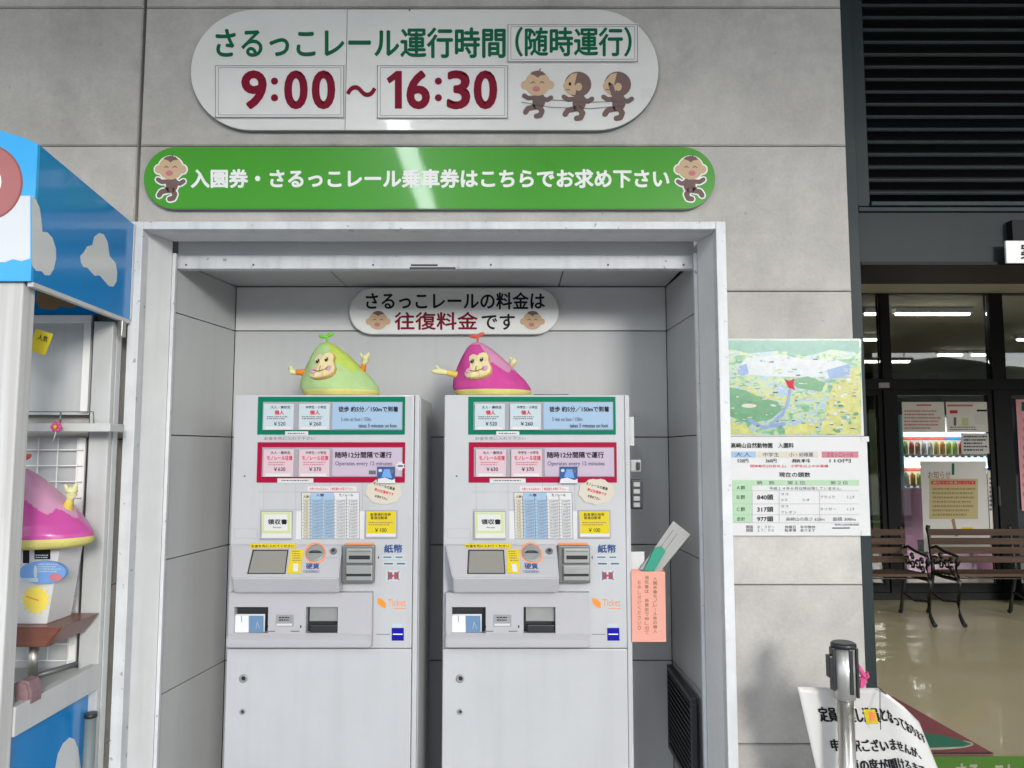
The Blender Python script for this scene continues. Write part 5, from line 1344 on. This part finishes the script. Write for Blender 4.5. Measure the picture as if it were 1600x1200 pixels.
toy('big pink soft monkey toy displayed inside the kiosk', (U(60, 853, YT).x, YT, ck.z), 0, mat('balloon_magenta', (.50, .07, .30), .35, coat=.4), mat('balloon_pink', (.56, .28, .42), .35, coat=.4), base_, PL('toy_leaf_red', (.6, .1, .06)), PL('toy_arm_yellow', (.66, .5, .1)), hnd, True, s=1.12)
use(None)
x0, x1, z0, z1 = rectU(24, 856, 108, 973, YT + .02)
zty = U(60, 972, YT).z
t = thing('display_box', 'white display box with sun picture and blue oval in kiosk', 'display box', ((x0 + x1) / 2, YT + .04, zty))
xa1, xa2 = U(24, 900, YT).x, U(82, 900, YT).x
bm = bmesh.new(); prism(bm, [(xa1, zty), (U(80, 972, YT).x, zty), (U(100, 858, YT).x, ck.z - .001), (xa1, ck.z - .001)], YT - .02, YT + .10); link('box_body', bm, M_paper, t)
F = Flat((0, YT - .02, 0))
F.rect(36, 858, 46, 880, M_ink, 0); F.rect(54, 856, 79, 874, M_ink, 0); lines(F, 56, 866, 77, 873, 2, M_pblue, 1, 3); F.build('black_picture', t); F = Flat((0, YT - .02, 0))
pts = []
for i in range(28):
    a = 2 * math.pi * i / 28; r_ = 24 if i % 2 else 17; pts.append((56 + r_ * math.cos(a), 937 + r_ * 1.05 * math.sin(a)))
F.poly(pts, mat('sun_yellow', (.78, .62, .08), .5), 0); F.stroke([(42, 932), (60, 938)], 2.5, M_org, 1); F.build('box_picture', t)
prismo('oval_plate', disc_pts(U(68, 894, YT - .03).x, U(68, 894, YT - .03).z, .067, .032), YT - .036, YT - .0215, M_midblue3 if False else mat('oval_blue', (.14, .30, .60), .35), t)
F = Flat((0, YT - .036, 0)); F.ell(87, 902, 10, 6, M_pinkc, 1); F.rect(36, 903, 60, 909, M_pblue, 1); F.ell(56, 893, 3, 10, M_pblue, 2); lines(F, 60, 880, 95, 895, 4, M_pblue, 1, 9); F.build('plate_picture', t)
use(None)
# brown tray on a silver stem
zt3 = zty - .001
t = thing('display_stand', 'brown wooden tray on a silver stem inside the kiosk', 'stand', (U(47, 1000, YT).x, YT, zct - .012))
tr0, tr1 = x_l + .2, U(135, 965, YT + .06).x
bm = bmesh.new(); prism(bm, [(tr0, zt3), (tr1, zt3), (U(92, 998, YT).x, zt3 - .055), (tr0, zt3 - .055)], YT - .06, YT + .13, 0, .004); link('tray', bm, M_trayw, t)
xs0 = U(47, 1000, YT).x
tubeo('stem', [(xs0, YT + .02, zct - .0115), (xs0, YT + .02, zt3 - .056)], .013, M_chrome, t, 20)
tubeo('base_rod', [(xs0, YT + .02, zct - .0), (xs0 + .07, YT + .12, zct + .01)], .008, M_gun, t)
use(None)
yg_ = yf + .14
bm = bmesh.new(); prism(bm, [(U(a_, b_, yg_).x, max(U(a_, b_, yg_).z, zct - .011)) for a_, b_ in ((26, 1066), (38, 1060), (50, 1063), (55, 1080), (53, 1100), (50, 1116), (28, 1122))], yg_ - .02, yg_ + .03, 0, .006)
tag(link('pink_bag', bm, mat('bag_pink', (.24, .15, .16), .6, var=.2, vscale=60, bump=.6, bscale=50)), 'small dusty pink cloth bag on the kiosk counter', 'bag')
# folded umbrella / pole by the kiosk
cu = U(142, 1114, yr - .1)
t = thing('leaning_pole', 'dark grey tube with black cap beside the kiosk base', 'pole', (cu.x, cu.y, 0))
tubeo('tube', [(cu.x, cu.y, 0), (cu.x, cu.y, cu.z - .012)], .016, mat('tube_greengrey', (.16, .19, .19), .35, var=.1), t, 18)
tubeo('cap', [(cu.x, cu.y, cu.z - .0118), (cu.x, cu.y, cu.z)], .0185, M_blk, t, 18)
use(None)
# canopy lamp reflected in the signs, plus two added to brighten the wall
for k, (x, lab) in enumerate(((-.84, 'ceiling lamp under the canopy reflected in both signs'), (3.3, 'added fill lamp under the canopy in front of the entrance'), (-5.0, 'added fill lamp under the canopy above the kiosk side'))):
    t = thing('canopy_lamp', lab, 'ceiling light', (x, -3.8, 3.86), 'strip lamps under the canopy')
    box('housing', x - .10, x + .10, -5.15, -2.62, 3.905, CZ + .0, M_vwhite, t, .004)
    box('diffuser', x - .075, x + .075, -5.12, -2.65, 3.865, 3.9045, M_tube, t, .012)
